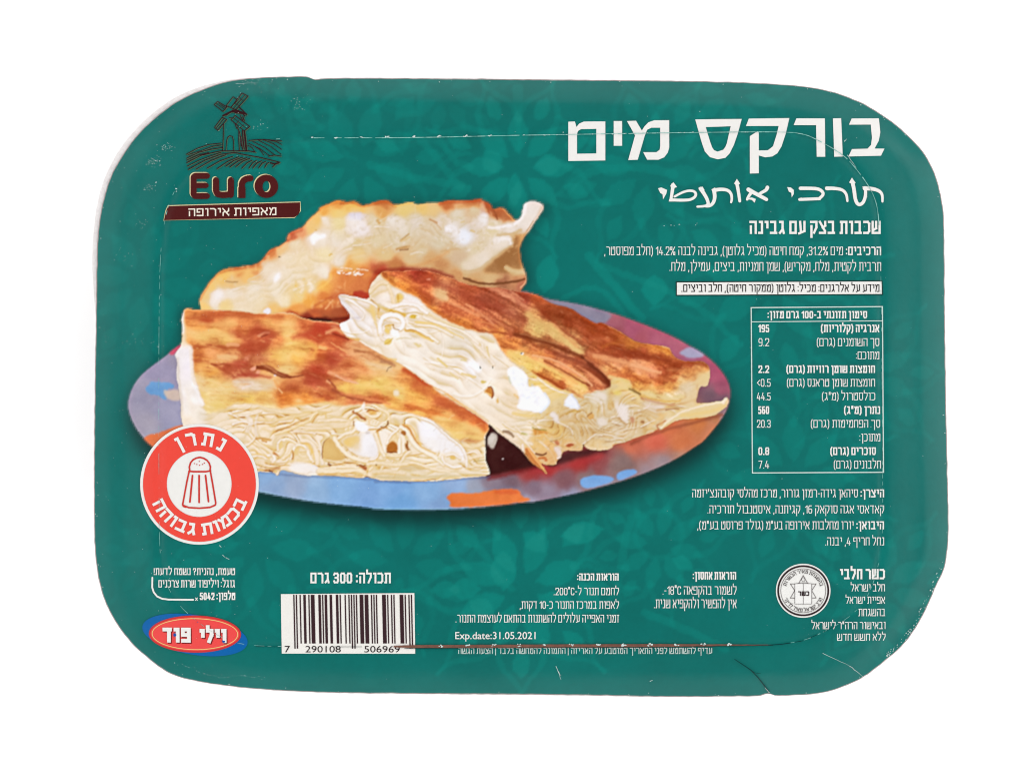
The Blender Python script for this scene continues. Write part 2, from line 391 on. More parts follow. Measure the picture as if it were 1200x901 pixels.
def paint_piece1():
    global CLIP, RIB
    m = mask(PIECE1, .55, .5); CLIP = m
    field(m, [('E', [100,700,228,180,115, 60,780,225,185,130, 200,620,222,165,95, 300,575,205,125,75, 420,560,205,125,80, 350,620,225,170,110, 250,660,222,175,125, 150,760,242,232,215, 120,810,240,224,196, 250,740,240,225,195, 400,700,238,222,190,
        500,580,236,215,180, 560,640,241,226,196, 450,800,238,215,170, 300,820,238,215,175, 60,850,238,190,120, 200,850,240,205,140, 650,500,240,220,180, 600,430,228,180,130, 530,450,205,120,75, 680,330,200,105,75, 720,310,215,140,105, 700,400,236,212,170,
        830,350,242,230,206, 900,350,240,226,198, 800,280,228,180,120, 850,230,228,175,110, 900,170,220,150,80, 1000,110,215,140,75, 1100,120,220,165,90, 1000,180,230,185,115, 900,230,240,225,195, 1000,250,236,215,160, 1100,230,238,226,204,
        1150,280,240,230,220, 1000,350,236,222,195, 1120,400,225,200,160, 900,470,242,222,170, 1000,500,236,220,190, 800,560,240,218,175, 900,600,242,228,195, 800,680,240,215,165, 700,720,238,210,155, 620,790,240,215,160, 720,770,240,205,140,
        900,690,228,160,85, 960,600,222,140,75, 1050,650,210,120,70, 900,760,215,120,65, 1150,700,208,115,70, 1100,560,215,150,90, 800,800,225,150,75, 700,850,222,140,75, 900,830,205,105,60, 550,860,228,175,115, 400,760,240,222,185, 560,720,240,224,188, 650,620,240,222,185, 720,600,240,220,180, 740,500,240,218,175]),
      ('B', [300,130,222,145,85, 420,160,205,100,60, 250,182,190,80,50, 550,170,170,85,55, 600,185,165,75,50, 500,130,205,110,65, 560,60,205,110,70, 350,200,150,60,45, 480,212,110,50,40, 450,100,218,130,75]),
      ('F', [40,110,220,165,95, 100,115,222,170,105, 240,90,195,115,65, 230,135,205,145,90, 350,110,215,180,120, 450,110,212,170,110, 520,120,215,175,125, 600,90,195,110,65, 740,80,190,95,55, 820,110,180,90,60, 880,150,185,105,65, 940,160,185,120,80,
        60,200,240,225,205, 100,230,240,230,220, 30,300,240,225,195, 180,190,225,205,170, 280,190,228,212,185, 350,230,222,205,175, 200,300,222,198,160, 300,300,220,198,165, 430,190,222,205,180, 480,250,218,195,165, 560,180,225,205,180, 650,150,222,205,175,
        750,120,215,190,155, 800,180,232,222,205, 620,230,230,218,198, 690,270,226,222,212, 560,300,215,195,165, 450,350,215,190,155, 380,400,210,175,135, 250,380,215,180,135, 100,380,230,195,145, 150,340,225,195,155, 500,400,195,150,110, 600,350,210,180,145,
        650,400,205,175,145, 700,450,210,180,145, 800,400,228,212,185, 760,350,222,200,165, 900,300,235,225,205, 850,240,222,200,160, 950,220,232,215,190, 880,200,228,210,180, 1060,120,240,235,225, 1100,110,228,215,200, 1040,190,232,220,200, 1000,270,190,140,95,
        950,380,165,115,70, 900,420,165,115,70, 980,420,170,125,85, 980,470,205,175,135, 850,450,190,150,110, 830,500,205,165,125, 900,530,170,110,80, 980,520,185,125,90, 740,540,185,130,90, 650,500,190,135,95, 560,440,185,130,90, 300,440,190,120,75, 1010,550,180,110,85,
        60,440,222,150,85, 130,470,215,125,70, 220,470,190,75,55, 330,480,165,60,45, 200,520,200,95,60, 100,540,208,115,70])])
    # browned rim along the top edge
    S('E', [25,790, 100,655, 165,590, 300,560, 420,545, 480,495], 3, (176, 98, 58), .5, 1.2, 5)
    S('E', [60,770, 120,690, 190,620, 320,590, 440,575], 4, (232, 186, 120), .5, 2)
    S('E', [480,495, 520,445, 600,405, 640,365], 3.5, (190, 100, 62), .48, 1.2)
    S('E', [645,365, 665,320, 735,295], 6, (192, 92, 62), .5, 1.4)
    S('E', [750,280, 800,215, 870,160], 2.2, (188, 112, 62), .48, 1.0)
    S('E', [870,140, 960,103, 1040,100, 1100,97], 5, (200, 112, 55), .48, 1.4)
    S('F', [0,90, 60,80, 115,102, 160,98, 200,80, 270,76], 4, (190, 105, 55), .65, 1.3)
    S('F', [190,80, 270,78, 300,100], 5, (186, 98, 52), .6, 1.5)
    S('F', [300,102, 400,82], 3, (205, 160, 90), .6, 1.3)
    S('F', [560,88, 620,74, 700,82, 780,66, 835,95], 6, (182, 88, 48), .5, 1.6)
    S('F', [660,110, 760,90, 820,130], 5, (196, 128, 80), .6, 2)
    Q('F', [800,75, 842,92, 852,125, 905,106, 950,150, 980,188, 930,195, 850,180, 825,140], (178, 98, 58), .5, 1.6)
    S('F', [905,110, 940,150, 975,190], 1.6, (225, 165, 110), .6, .8)
    S('F', [850,122, 870,150, 880,180], 2, (150, 78, 48), .6, 1)
    def _w1(rg):
        x = rg.uniform(262, 560); u = rg.random()
        top = np.interp(x, [262, 300, 360, 400, 560], [340, 318, 272, 252, 248]); bot = np.interp(x, [262, 340, 400, 480, 560], [356, 350, 318, 300, 285])
        return x-6, top+(bot-top)*u
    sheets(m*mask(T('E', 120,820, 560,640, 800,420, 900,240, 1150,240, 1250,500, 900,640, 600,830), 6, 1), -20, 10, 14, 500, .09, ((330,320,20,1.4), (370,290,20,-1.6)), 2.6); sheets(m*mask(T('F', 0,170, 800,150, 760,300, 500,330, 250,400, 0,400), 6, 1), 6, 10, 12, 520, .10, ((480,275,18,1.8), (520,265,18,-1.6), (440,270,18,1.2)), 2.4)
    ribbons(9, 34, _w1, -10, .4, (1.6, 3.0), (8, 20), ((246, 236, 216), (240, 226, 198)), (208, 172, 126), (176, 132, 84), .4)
    # curl at the right end and its folds
    Q('F', [1030,84, 1100,78, 1136,100, 1130,135, 1090,190, 1040,250, 980,265, 920,245, 860,235, 900,215, 980,200, 1015,165], (232, 219, 198), .8, 1.4)
    S('F', [1035,95, 1030,150, 990,205, 900,225, 830,225], 3, (246, 240, 230), .8, 1.5)
    S('F', [1130,110, 1100,180, 1050,250], 4, (212, 186, 158), .8, 1.6)
    S('F', [880,268, 960,262, 1010,240], 3, (186, 145, 98), .6, 1.5)
    S('F', [1000,330, 1040,250, 1080,190], 1.2, (150, 110, 80), .5, .8)
    Q('F', [960,270, 1000,270, 1000,340, 1020,440, 1000,480, 900,480, 780,480, 830,430, 900,370, 950,320], (162, 110, 66), .75, 2.0)
    Q('F', [860,290, 940,270, 960,290, 945,330, 880,380, 800,440, 720,478, 660,440, 700,400, 790,360, 830,320], (232, 215, 186), .75, 2.4)
    S('F', [870,300, 940,282, 950,310], 5, (242, 234, 220), .8, 1.8)
    S('F', [690,470, 760,470, 840,410, 930,345], 2, (188, 150, 110), .5, 1.4)
    S('F', [930,450, 960,470, 1025,475], 5, (212, 182, 142), .8, 1.6)
    S('F', [690,510, 760,535, 850,545, 960,530, 1030,515], 2.6, (120, 70, 42), .8, 1.1)
    S('F', [700,490, 800,510, 900,500], 5, (196, 158, 118), .6, 2)
    S('F', [640,540, 740,565, 860,575], 6, (186, 128, 92), .5, 2)
    S('F', [1030,470, 1050,525, 1010,560], 2, (206, 160, 130), .7, .9)
    # lower browned band
    S('F', [180,470, 240,410, 330,440, 440,440, 520,410, 600,360], 4, (188, 120, 75), .45, 2.2)
    S('F', [200,475, 320,465, 430,462, 520,470, 620,510], 6, (160, 62, 45), .75, 2.2)
    S('F', [560,360, 620,345, 700,345], 2, (182, 140, 98), .5, 1.6)
    S('B', [150,180, 300,200, 420,205, 520,212, 640,195], 4, (112, 42, 34), .75, 1.6)
    S('B', [380,205, 470,213, 520,220], 4, (64, 34, 32), .8, 1.3)
    S('B', [170,150, 300,120, 420,95, 560,80], 5, (220, 140, 78), .4, 3)
    S('B', [490,130, 520,90, 540,70], 2, (226, 160, 120), .7, 1.0, .8)
    S('B', [400,150, 520,155, 620,170], 5, (182, 92, 58), .6, 2)
    S('E', [820,840, 900,790, 950,770], 2.5, (190, 90, 50), .5, 1.5)
    O('E', 1040,660, 17, 8, -15, (214, 122, 72), .6, 5)
    S('E', [945,610, 950,640, 900,690, 830,730], 2, (240, 190, 110), .5, 1.5)
    S('E', [1200,770, 1160,730, 1120,750], 5, (184, 66, 52), .7, 1.6)
    S('F', [80,600, 160,610], 7, (186, 66, 50), .8, 1.4)
    rg = random.Random(77)
    for i in range(34):
        u = rg.random(); x = 985+u*175; y = 592+u*14+rg.uniform(-9, 9)
        S('E', [x, y, x+rg.uniform(5, 16), y+rg.uniform(-6, 6)], rg.uniform(.5, 1.2), (255, 248, 230), .75, .6)
    for x in (1015, 1045, 1075, 1130, 1160, 1188): S('E', [x, 565+(x-1015)*.07, x+20, 566+(x-1015)*.08], .9, (255, 246, 226), .7, .6)
    # crumbs, curds and holes in the filling
    Q('E', [800,345, 825,318, 860,335, 905,318, 920,350, 880,360, 850,370, 830,410, 810,395], (254, 253, 250), .85, 1.2)
    Q('E', [545,625, 590,585, 600,620, 560,670, 540,665], (252, 250, 246), .8, 1.3)
    O('E', 145,765, 5, 8, 30, (246, 238, 225), .5, 2.5); O('E', 1120,240, 10, 13, -10, (244, 236, 222), .45, 4)
    S('E', [1085,190, 1150,185], 3, (205, 195, 205), .6, 1.5); O('E', 1005,260, 6, 14, 8, (236, 212, 150), .5, 4)
    S('E', [210,660, 290,662], 1.6, (160, 120, 82), .7, .8); S('E', [215,668, 280,672], 1.2, (200, 165, 120), .6, .8)
    for x, y, c in ((950,470,(196,150,80)), (940,478,(210,165,95)), (585,487,(90,70,50)), (845,300,(200,150,95)), (165,820,(225,195,150)), (700,690,(222,175,105)), (760,640,(228,185,120))):
        O('E', x, y, 1.3, .9, 20, c, .8, .6)
    S('E', [700,660, 720,720, 770,740, 760,680, 800,650, 830,690, 870,660], 2, (228, 182, 112), .5, 1.1)
    S('E', [690,750, 720,780, 750,760], 2, (232, 190, 120), .5, 1.0); S('E', [730,660, 760,700, 740,730], 4, (245, 225, 185), .6, 1.5)
    S('E', [790,660, 815,690, 800,730], 4, (246, 230, 195), .6, 1.5); O('E', 610,790, 7, 7, 0, (244, 226, 186), .6, 3)
    O('E', 500,868, 4.5, 4, 0, (240, 236, 236), .9, 1.2); O('E', 880,570, 10, 6, 0, (246, 236, 210), .5, 3)
    S('E', [460,600, 520,560, 580,520, 640,460], 5, (240, 222, 186), .5, 3); S('E', [640,560, 760,540, 860,545], 2, (232, 205, 160), .5, 2)
    S('E', [380,760, 470,730, 520,680], 2, (228, 205, 165), .5, 2); S('E', [300,700, 400,680, 470,650], 2, (230, 200, 150), .6, 1.8)
    for v, w, c in (([330,298, 380,262], 2.2, (165,122,75)), ([335,300, 385,280], 2, (205,165,115)), ([312,345, 380,330], 3.4, (168,118,70)), ([330,352, 375,345], 2, (128,85,50)),
                    ([205,185, 215,200], 3.4, (178,125,72)), ([500,180, 535,198], 2.8, (165,112,72)), ([535,205, 560,235], 1.5, (185,145,105)), ([612,305, 625,315], 2.4, (178,135,85)), ([730,240, 745,248], 2.4, (205,165,110)),
                    ([205,230, 225,265], 1.6, (198,170,135)), ([675,195, 690,190], 2, (210,175,125))):
        S('F', v, w*.85, c, .62, .9)
    Q('F', [580,245, 600,215, 640,210, 660,240, 700,245, 735,265, 725,300, 690,315, 660,310, 640,290, 640,260, 610,250], (242, 240, 236), .6, 1.6)
    O('F', 695,275, 6, 8, 0, (232, 238, 240), .6, 2); O('F', 600,230, 4, 4, 0, (248, 244, 238), .6, 1.5)
    O('F', 800,165, 3.5, 12, -5, (240, 234, 224), .6, 2.5); O('F', 310,185, 9, 5, 10, (240, 232, 214), .6, 3); O('F', 340,230, 8, 6, 0, (232, 218, 192), .6, 3)
    O('F', 90,160, 10, 4, 0, (224, 218, 226), .7, 2); S('F', [415,80, 418,150], 1.0, (225, 205, 160), .5, .7)
    S('F', [540,290, 600,300, 680,345, 720,350], 2, (225, 208, 180), .6, 2)
    rng = random.Random(5)
    for _ in range(260):
        x = rng.uniform(20, 1000); y = 150+rng.uniform(0, 220)
        O('F', x, y, rng.uniform(.8, 2.6), rng.uniform(.6, 1.6), rng.uniform(0, 180), rng.choice([(245,236,220), (205,175,135), (236,220,192), (190,155,112)]), .22, 1)
    for _ in range(160):
        x = rng.uniform(150, 1100); y = rng.uniform(330, 840)
        O('E', x, y, rng.uniform(1, 3.5), rng.uniform(.8, 2.2), rng.uniform(0, 180), rng.choice([(250,242,226), (228,200,155), (244,230,200)]), .16, 1.2)
    CLIP = np.ones_like(CLIP)

def paint_piece2():
    global CLIP, RIB
    m = mask(PIECE2, .55, .5); CLIP = m
    field(m, [('C', [50,180,240,215,175, 200,230,235,205,160, 60,300,238,215,180, 350,240,238,205,155, 560,200,238,205,150, 700,230,240,210,160, 500,300,235,205,160, 650,300,240,215,170, 300,420,235,210,165, 200,500,232,205,160, 100,480,238,212,170, 170,580,220,180,135,
        420,420,238,212,170, 540,450,238,212,172, 560,580,230,205,160, 720,560,235,205,155, 750,610,228,200,150, 900,540,235,208,160, 1000,530,238,212,165, 1100,540,235,210,165, 1000,640,228,205,165, 1120,650,215,190,150, 920,220,238,215,175, 1050,220,240,210,155,
        1130,270,245,235,215, 1030,310,245,235,215, 400,330,236,208,165, 250,330,234,205,160]),
      ('D', [60,190,240,205,150, 150,230,242,225,190, 300,260,242,225,190, 380,310,245,240,230, 450,360,243,238,228, 550,450,240,230,212, 600,520,238,225,200, 200,330,235,215,170, 300,490,238,222,185, 250,570,215,190,150, 400,560,235,218,180, 500,620,225,205,165,
        700,450,232,205,160, 720,520,232,208,165, 700,600,222,198,155, 100,620,220,198,155, 300,640,215,190,148]),
      ('A', [470,450,236,226,216, 450,520,232,222,214, 470,620,238,228,214, 480,720,244,234,216, 540,760,246,238,222, 480,820,240,226,198, 560,860,244,232,205, 430,760,225,205,180, 450,880,235,215,180, 470,350,235,205,160, 680,880,240,215,172])], 3)
    crust = mask(T('A', 445,120, 560,130, 850,138, 1000,165, 1200,150)+T('B', 340,200, 640,230, 900,400, 1200,600)+T('D', 420,40, 600,150, 800,270, 800,330, 765,375, 765,400, 700,420, 620,415, 560,395, 500,350, 420,280, 330,235, 200,200, 100,180, 40,150)+
                 T('C', 1040,150, 900,140, 780,160, 620,145, 450,150, 330,175, 220,180, 130,150, 0,130)+T('A', 760,830, 690,860, 620,880, 590,830, 570,780, 548,690, 518,600, 512,480, 512,400, 470,370, 460,310, 452,250), 1.4, 1.2)
    CLIP = m*crust
    field(crust, [('A', [520,180,205,120,70, 700,170,200,100,60, 900,190,205,110,65, 1100,210,215,125,75, 600,210,190,85,50, 560,260,222,140,80, 750,240,222,150,95, 650,290,225,165,100, 600,330,232,180,115, 750,340,230,175,110, 850,280,205,110,65, 950,300,190,85,55, 1050,320,195,95,60,
        1000,380,195,90,60, 900,400,190,85,55, 1100,350,205,110,65, 1180,320,225,165,100, 560,420,205,115,65, 650,430,212,130,85, 700,410,200,110,65, 750,470,222,160,115, 560,480,200,110,60, 600,530,222,150,90, 650,590,215,140,75, 760,550,190,90,60, 850,520,195,90,65, 880,600,185,85,60,
        1000,480,205,120,85, 1100,470,225,165,95, 1170,440,230,180,110, 560,640,230,190,138, 650,650,228,184,122, 620,740,230,192,128, 700,800,228,190,122, 750,690,228,188,128, 870,650,222,185,150, 950,680,225,195,160, 1050,670,218,170,120, 1150,680,200,110,60, 1170,760,205,105,50,
        1000,750,225,175,110, 900,760,225,180,105, 660,860,230,196,132, 1050,820,235,200,140, 470,220,215,130,75, 470,300,225,160,105]),
      ('B', [50,160,215,110,60, 200,250,222,160,100, 100,230,215,140,85, 60,350,190,85,55, 230,300,222,165,105, 330,270,205,100,60, 450,270,195,75,50, 420,330,200,85,55, 560,370,205,95,60, 250,390,228,175,105, 350,420,228,170,100, 180,470,228,175,105, 300,490,222,150,80, 220,560,230,185,125,
        100,520,215,140,85, 450,450,210,105,60, 560,480,195,85,60, 430,560,195,80,55, 650,530,205,110,70, 740,560,212,130,85, 820,530,225,175,125, 780,470,215,150,110, 700,430,215,145,105, 950,560,222,175,125, 640,610,210,125,85, 400,640,190,85,60, 250,690,200,105,65, 150,660,215,150,100,
        230,770,215,115,55, 350,770,215,120,60, 500,740,200,100,60, 620,690,228,175,100, 750,690,228,178,105, 850,660,225,180,105, 1000,730,228,185,115, 700,760,205,110,75, 850,785,205,110,70, 950,800,222,160,90, 1100,820,215,120,65, 1150,640,200,85,50, 1050,610,215,130,75, 1120,720,225,160,90,
        500,810,235,195,135, 300,820,238,205,150, 640,340,205,110,75, 720,370,222,160,120]),
      ('D', [100,60,228,180,110, 300,80,222,150,80, 450,130,205,105,65, 600,230,208,110,65, 720,270,215,110,60, 400,190,215,120,65, 330,190,225,165,95, 500,250,230,180,115, 620,310,232,185,120, 720,350,232,185,125, 560,370,232,190,120, 680,410,205,150,105, 780,320,220,120,65, 300,50,225,150,75, 60,110,215,120,65])], 3.6, 1.7, 1.2, .82)
    gr = (vnoise(1.5, 71)*.05+vnoise(4, 72)*.06+vnoise(11, 73)*.07)*crust*m
    CAN[:] = CAN*(1+gr[..., None]*np.array((.8, 1.1, 1.2), np.float32))
    gr = streaks(5, 26, 7, 740)*.24*crust*m
    CAN[:] = CAN*(1+gr[..., None]*np.array((.55, 1.0, 1.35), np.float32))
    # browning folds and blisters
    S('A', [470,200, 600,190, 760,170, 950,180, 1150,190], 5, (192, 92, 52), .5, 2.6)
    S('A', [560,235, 700,245, 820,240], 3, (226, 160, 104), .5, 2); S('A', [500,300, 600,300, 720,310, 800,320], 6, (236, 188, 126), .45, 2.5)
    S('A', [515,405, 600,395, 720,400, 830,400], 3, (176, 82, 46), .55, 1.6); S('A', [515,490, 620,500, 700,540, 790,600], 3, (176, 84, 50), .5, 1.6)
    S('A', [760,385, 790,375, 830,390], 4, (224, 150, 116), .7, 1.2); S('A', [640,500, 690,490, 740,500], 3, (218, 150, 100), .7, 1.2); S('A', [700,470, 760,465, 820,475], 4, (228, 172, 124), .7, 1.4)
    S('A', [650,520, 700,530, 730,515], 2, (165, 75, 45), .6, .9); S('A', [980,320, 1020,295, 1050,300], 3, (216, 140, 110), .75, 1.0); S('A', [1000,325, 1040,312], 1.4, (150, 65, 48), .8, .7)
    S('A', [870,410, 960,440, 1000,410, 1040,360], 8, (184, 80, 54), .45, 4); S('A', [800,300, 900,350, 950,420], 8, (184, 78, 54), .4, 4)
    O('A', 895,480, 4, 2.5, -30, (212, 125, 102), .7, 1.2); O('A', 940,550, 3.2, 2, -30, (228, 150, 132), .85, .9); O('A', 972,580, 3, 2, -40, (226, 145, 125), .85, .9); O('A', 960,600, 2.2, 1.6, 0, (214, 120, 100), .8, .9)
    S('A', [800,615, 870,590, 960,600, 1060,610], 4, (178, 76, 54), .6, 1.8)
    S('A', [970,545, 1040,530, 1100,575, 1200,610], 3.4, (150, 70, 45), .85, 1.2)
    S('B', [10,545, 80,555, 130,590, 200,615, 260,612, 330,600], 3.4, (140, 66, 42), .85, 1.1, 1.5)
    S('B', [40,520, 90,540, 140,575], 1.6, (206, 140, 96), .6, .9)
    O('A', 1092,602, 1.2, 1, 0, (240, 220, 215), .9, .5)
    S('A', [810,650, 870,640, 930,650], 5, (232, 205, 178), .7, 1.8); S('A', [870,690, 920,670], 2.6, (240, 222, 200), .7, 1.1); S('A', [860,745, 910,748], 1.6, (190, 150, 105), .6, .9)
    S('A', [830,660, 900,690, 980,690, 1060,680], 6, (232, 204, 172), .35, 3); S('A', [600,740, 640,800, 700,790], 4, (234, 198, 118), .3, 3)
    S('A', [560,700, 620,705], 2, (238, 202, 145), .6, 1.5); S('A', [1030,630, 1070,640, 1100,690], 1.6, (235, 180, 135), .7, .9); S('A', [980,760, 1030,770, 1060,800], 2.5, (208, 150, 90), .5, 1.4)
    S('A', [640,860, 760,820, 900,800, 1060,806], 1.6, (238, 205, 140), .5, 1.2)
    S('B', [20,300, 70,290, 120,330], 5, (178, 78, 54), .5, 2); S('B', [150,230, 240,220, 300,260], 5, (230, 172, 116), .4, 3)
    S('B', [270,330, 380,310, 480,260, 560,300], 7, (192, 68, 46), .5, 3); S('B', [440,270, 520,300, 620,340], 5, (188, 70, 50), .5, 2)
    S('B', [500,300, 560,270, 610,300], 4, (224, 160, 120), .6, 1.5); S('B', [540,255, 580,250], 3, (190, 100, 80), .6, 1.2)
    S('B', [540,310, 600,325, 650,345], 2, (150, 60, 42), .8, 1.0); S('B', [480,350, 560,400, 620,450], 4, (202, 96, 64), .5, 2)
    S('B', [530,370, 590,410, 640,440], 1.2, (235, 160, 110), .6, .8); S('B', [450,400, 490,410], 3, (240, 195, 130), .6, 1.4); S('B', [380,370, 430,400, 400,470], 5, (234, 180, 95), .5, 3)
    O('B', 530,505, 6, 4, 30, (180, 72, 52), .6, 3); O('B', 600,470, 8, 5, 30, (212, 112, 78), .5, 3); S('B', [620,500, 700,500, 770,560], 5, (206, 116, 72), .5, 2.4)
    S('B', [520,580, 600,610, 700,650], 4.5, (226, 150, 116), .75, 1.6, 3); S('B', [560,600, 640,640, 720,655], 1.2, (238, 180, 150), .7, .8); S('B', [510,630, 540,660, 560,690], 2, (150, 66, 46), .65, 1.0); S('B', [500,640, 520,650], 2.4, (232, 160, 125), .6, .9)
    S('B', [350,590, 420,620, 500,680, 600,730], 6, (186, 80, 56), .5, 2.6); S('B', [540,700, 640,750, 760,780, 880,795], 3.5, (168, 84, 56), .75, 1.4, 2); S('B', [600,725, 720,750, 850,770, 940,800], 3, (214, 122, 82), .7, 1.4)
    S('B', [170,680, 220,640, 330,620], 5, (206, 122, 82), .45, 2.5); S('B', [130,640, 160,680, 200,760], 2, (222, 120, 60), .5, 1.6); S('B', [210,790, 340,795, 470,770], 4, (224, 134, 66), .6, 2)
    O('B', 60,660, 12, 6, 10, (232, 206, 170), .5, 4); S('B', [160,690, 185,720], 1.2, (240, 200, 160), .6, .7)
    S('B', [700,425, 780,430, 860,470, 950,520], 3.6, (176, 108, 70), .75, 1.5); S('B', [640,380, 720,410, 780,420], 3, (222, 160, 120), .6, 1.5); S('B', [880,500, 940,515, 970,530], 4.5, (178, 125, 92), .8, 1.4)
    S('B', [920,570, 925,545, 950,540], 1.2, (110, 85, 65), .8, .7); S('B', [780,500, 870,540, 960,560], 4, (232, 190, 150), .5, 2)
    O('B', 985,720, 3, 3.5, 0, (240, 222, 185), .8, 1.3); S('B', [850,660, 900,700, 910,740], 3, (212, 170, 92), .4, 2); S('B', [970,560, 1080,600, 1200,690], 6, (222, 140, 85), .4, 3)
    S('B', [1040,560, 1120,600, 1200,650], 6, (196, 82, 48), .7, 2.2); S('B', [1080,810, 1140,830, 1200,860], 4.5, (214, 122, 66), .75, 1.6)
    S('D', [280,20, 420,90, 560,170, 700,240, 790,300], 9, (204, 98, 58), .6, 3); S('D', [220,155, 330,180, 450,215, 600,255], 4, (214, 112, 58), .6, 1.6)
    S('D', [480,70, 560,125, 700,215, 795,280], 3, (190, 76, 46), .65, 1.4); S('D', [420,250, 520,240, 640,290, 760,350], 7, (234, 186, 122), .5, 3); S('D', [540,370, 620,360, 740,385], 5, (236, 196, 124), .6, 2)
    S('D', [600,400, 680,415, 760,400], 4, (202, 150, 108), .6, 1.6); O('D', 150,70, 3, 3.5, 0, (242, 222, 180), .8, 1.3); S('D', [780,290, 790,330], 3, (226, 130, 76), .7, 1.2)
    rng = random.Random(9)
    for _ in range(330):
        x = rng.uniform(455, 900); y = rng.uniform(360, 900)
        (px, py), = T('A', x, y) if rng.random() < .4 else T('B', rng.uniform(0, 1200), rng.uniform(180, 850))
        O('P', px, py, rng.uniform(1, 4), rng.uniform(.5, 1.3), rng.uniform(0, 35), rng.choice([(236,180,130), (176,76,46), (226,150,96), (160,70,44), (240,200,140)]), .2, .9)
    # rim of the crust and the pale left side
    CLIP = m
    S('A', [447,150, 440,210, 447,300], 1.6, (244, 236, 226), .75, .8); S('A', [455,140, 520,142, 700,146], 1.6, (228, 160, 105), .6, .9)
    S('A', [430,470, 430,560, 450,700, 470,860], 8, (240, 232, 220), .55, 4); S('A', [520,660, 560,740, 585,800], 4, (250, 246, 236), .8, 1.6); S('A', [410,480, 415,600, 430,720, 440,880], 2.4, (205, 186, 166), .55, 1.6)
    S('A', [500,420, 505,560, 530,660], 2.5, (238, 215, 178), .7, 1.4); O('A', 470,580, 5, 9, 0, (230, 218, 212), .5, 3); S('A', [470,700, 500,800, 520,880], 4, (236, 222, 196), .5, 2)
    RIB = .9
    front = m*(1-crust)*np.clip((XX-232)/22, 0, 1)
    CAN[:] = CAN*(1+(vnoise(20, 310)*.10+vnoise(9, 311)*.08)[..., None]*(m*(1-crust))[..., None]*np.array((.8, 1.0, 1.3), np.float32))
    CLIP = m
    CLIP = front
    fill(front*.35, (240, 214, 170))
    fill(front*.45, (247, 230, 196))
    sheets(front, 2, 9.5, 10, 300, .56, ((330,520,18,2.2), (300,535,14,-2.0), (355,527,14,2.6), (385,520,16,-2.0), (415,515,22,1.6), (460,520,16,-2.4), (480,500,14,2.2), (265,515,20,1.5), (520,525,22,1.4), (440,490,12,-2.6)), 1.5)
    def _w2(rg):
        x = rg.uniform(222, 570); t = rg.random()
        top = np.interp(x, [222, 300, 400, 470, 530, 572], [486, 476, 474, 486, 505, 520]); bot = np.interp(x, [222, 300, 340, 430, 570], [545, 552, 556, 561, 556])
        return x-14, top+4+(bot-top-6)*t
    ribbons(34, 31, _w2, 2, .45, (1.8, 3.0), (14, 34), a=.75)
    CLIP = m
    # --- layered front: dough ribbons, folds and pockets
    br = (186, 128, 68); cr = (248, 236, 212); dk = (150, 92, 52)
    S('C', [0,165, 120,150, 230,190, 380,200, 500,180, 640,180], 4, (246, 226, 186), .6, 2.2)
    S('C', [100,240, 250,255, 380,230, 500,200], 3, (240, 212, 160), .6, 1.8); S('C', [60,230, 90,260, 60,330], 5, (248, 238, 220), .6, 2.5); S('C', [130,220, 110,300, 130,360], 3, (246, 234, 212), .6, 2)
    S('C', [245,335, 320,315, 400,275, 490,238], 3, br, .8, 1.1, 1.4); S('C', [255,350, 340,330, 430,285, 500,250], 2, (246, 222, 172), .8, 1.0)
    S('C', [180,320, 240,340, 250,300], 4, (232, 196, 140), .6, 1.8); S('C', [150,330, 180,300, 230,300], 2, (236, 205, 150), .6, 1.4)
    S('C', [125,385, 170,380, 220,392], 2.6, br, .75, 1.0); S('C', [165,395, 195,405], 2, (186, 120, 60), .8, .8)
    S('C', [515,270, 540,230, 555,215], 2, br, .7, .9); S('C', [500,250, 520,215, 550,200], 2.4, (248, 226, 180), .8, 1.0); S('C', [610,210, 612,235], 1.8, (214, 170, 110), .7, .8)
    S('C', [560,260, 660,250, 760,255], 3, (248, 230, 194), .7, 1.4); S('C', [600,215, 700,235, 780,250], 1.4, (222, 182, 126), .6, .8); S('C', [480,310, 600,300, 720,295, 800,270], 5, (244, 222, 182), .6, 2)
    S('C', [40,375, 60,340, 70,300], 2.4, (226, 196, 152), .6, 1.4); S('C', [240,440, 250,380, 330,350, 460,330, 600,330], 2, (226, 192, 142), .6, 1.4)
    # small ovals at left
    O('C', 293,432, 3.4, 5.2, 15, (226, 190, 130), .9, .9); S('C', [275,465, 268,420, 290,390, 320,395], 2.4, cr, .8, .9); S('C', [320,460, 330,410], 2, (232, 202, 152), .7, 1)
    S('C', [90,495, 150,490, 200,510, 215,540], 2, (222, 180, 120), .75, .9); S('C', [100,510, 150,500, 190,525], 1.8, cr, .8, .8); S('C', [180,430, 230,435, 245,460], 2, (226, 186, 130), .7, 1)
    S('C', [205,500, 235,490, 255,520, 240,545], 3.4, (250, 238, 218), .9, 1.0); S('C', [245,480, 280,510], 3.2, (186, 110, 48), .85, .9, 1)
    S('C', [120,420, 180,440, 230,480], 4, (244, 224, 184), .6, 1.8); S('C', [120,550, 200,540, 260,550], 3, (236, 208, 165), .6, 1.4)
    S('C', [190,605, 250,600, 280,590], 3.6, (170, 112, 70), .7, 1.2); S('C', [215,610, 235,618], 2.4, (120, 70, 45), .8, .8); S('C', [150,590, 170,600], 2, (205, 160, 115), .6, 1); S('C', [265,640, 280,610], 2, (238, 225, 205), .8, .9)
    # curl (the little scroll)
    O('C', 440,480, 12, 11, 20, (238, 212, 165), .8, 3); O('C', 400,470, 4, 7, 25, (226, 188, 128), .7, 1.6)
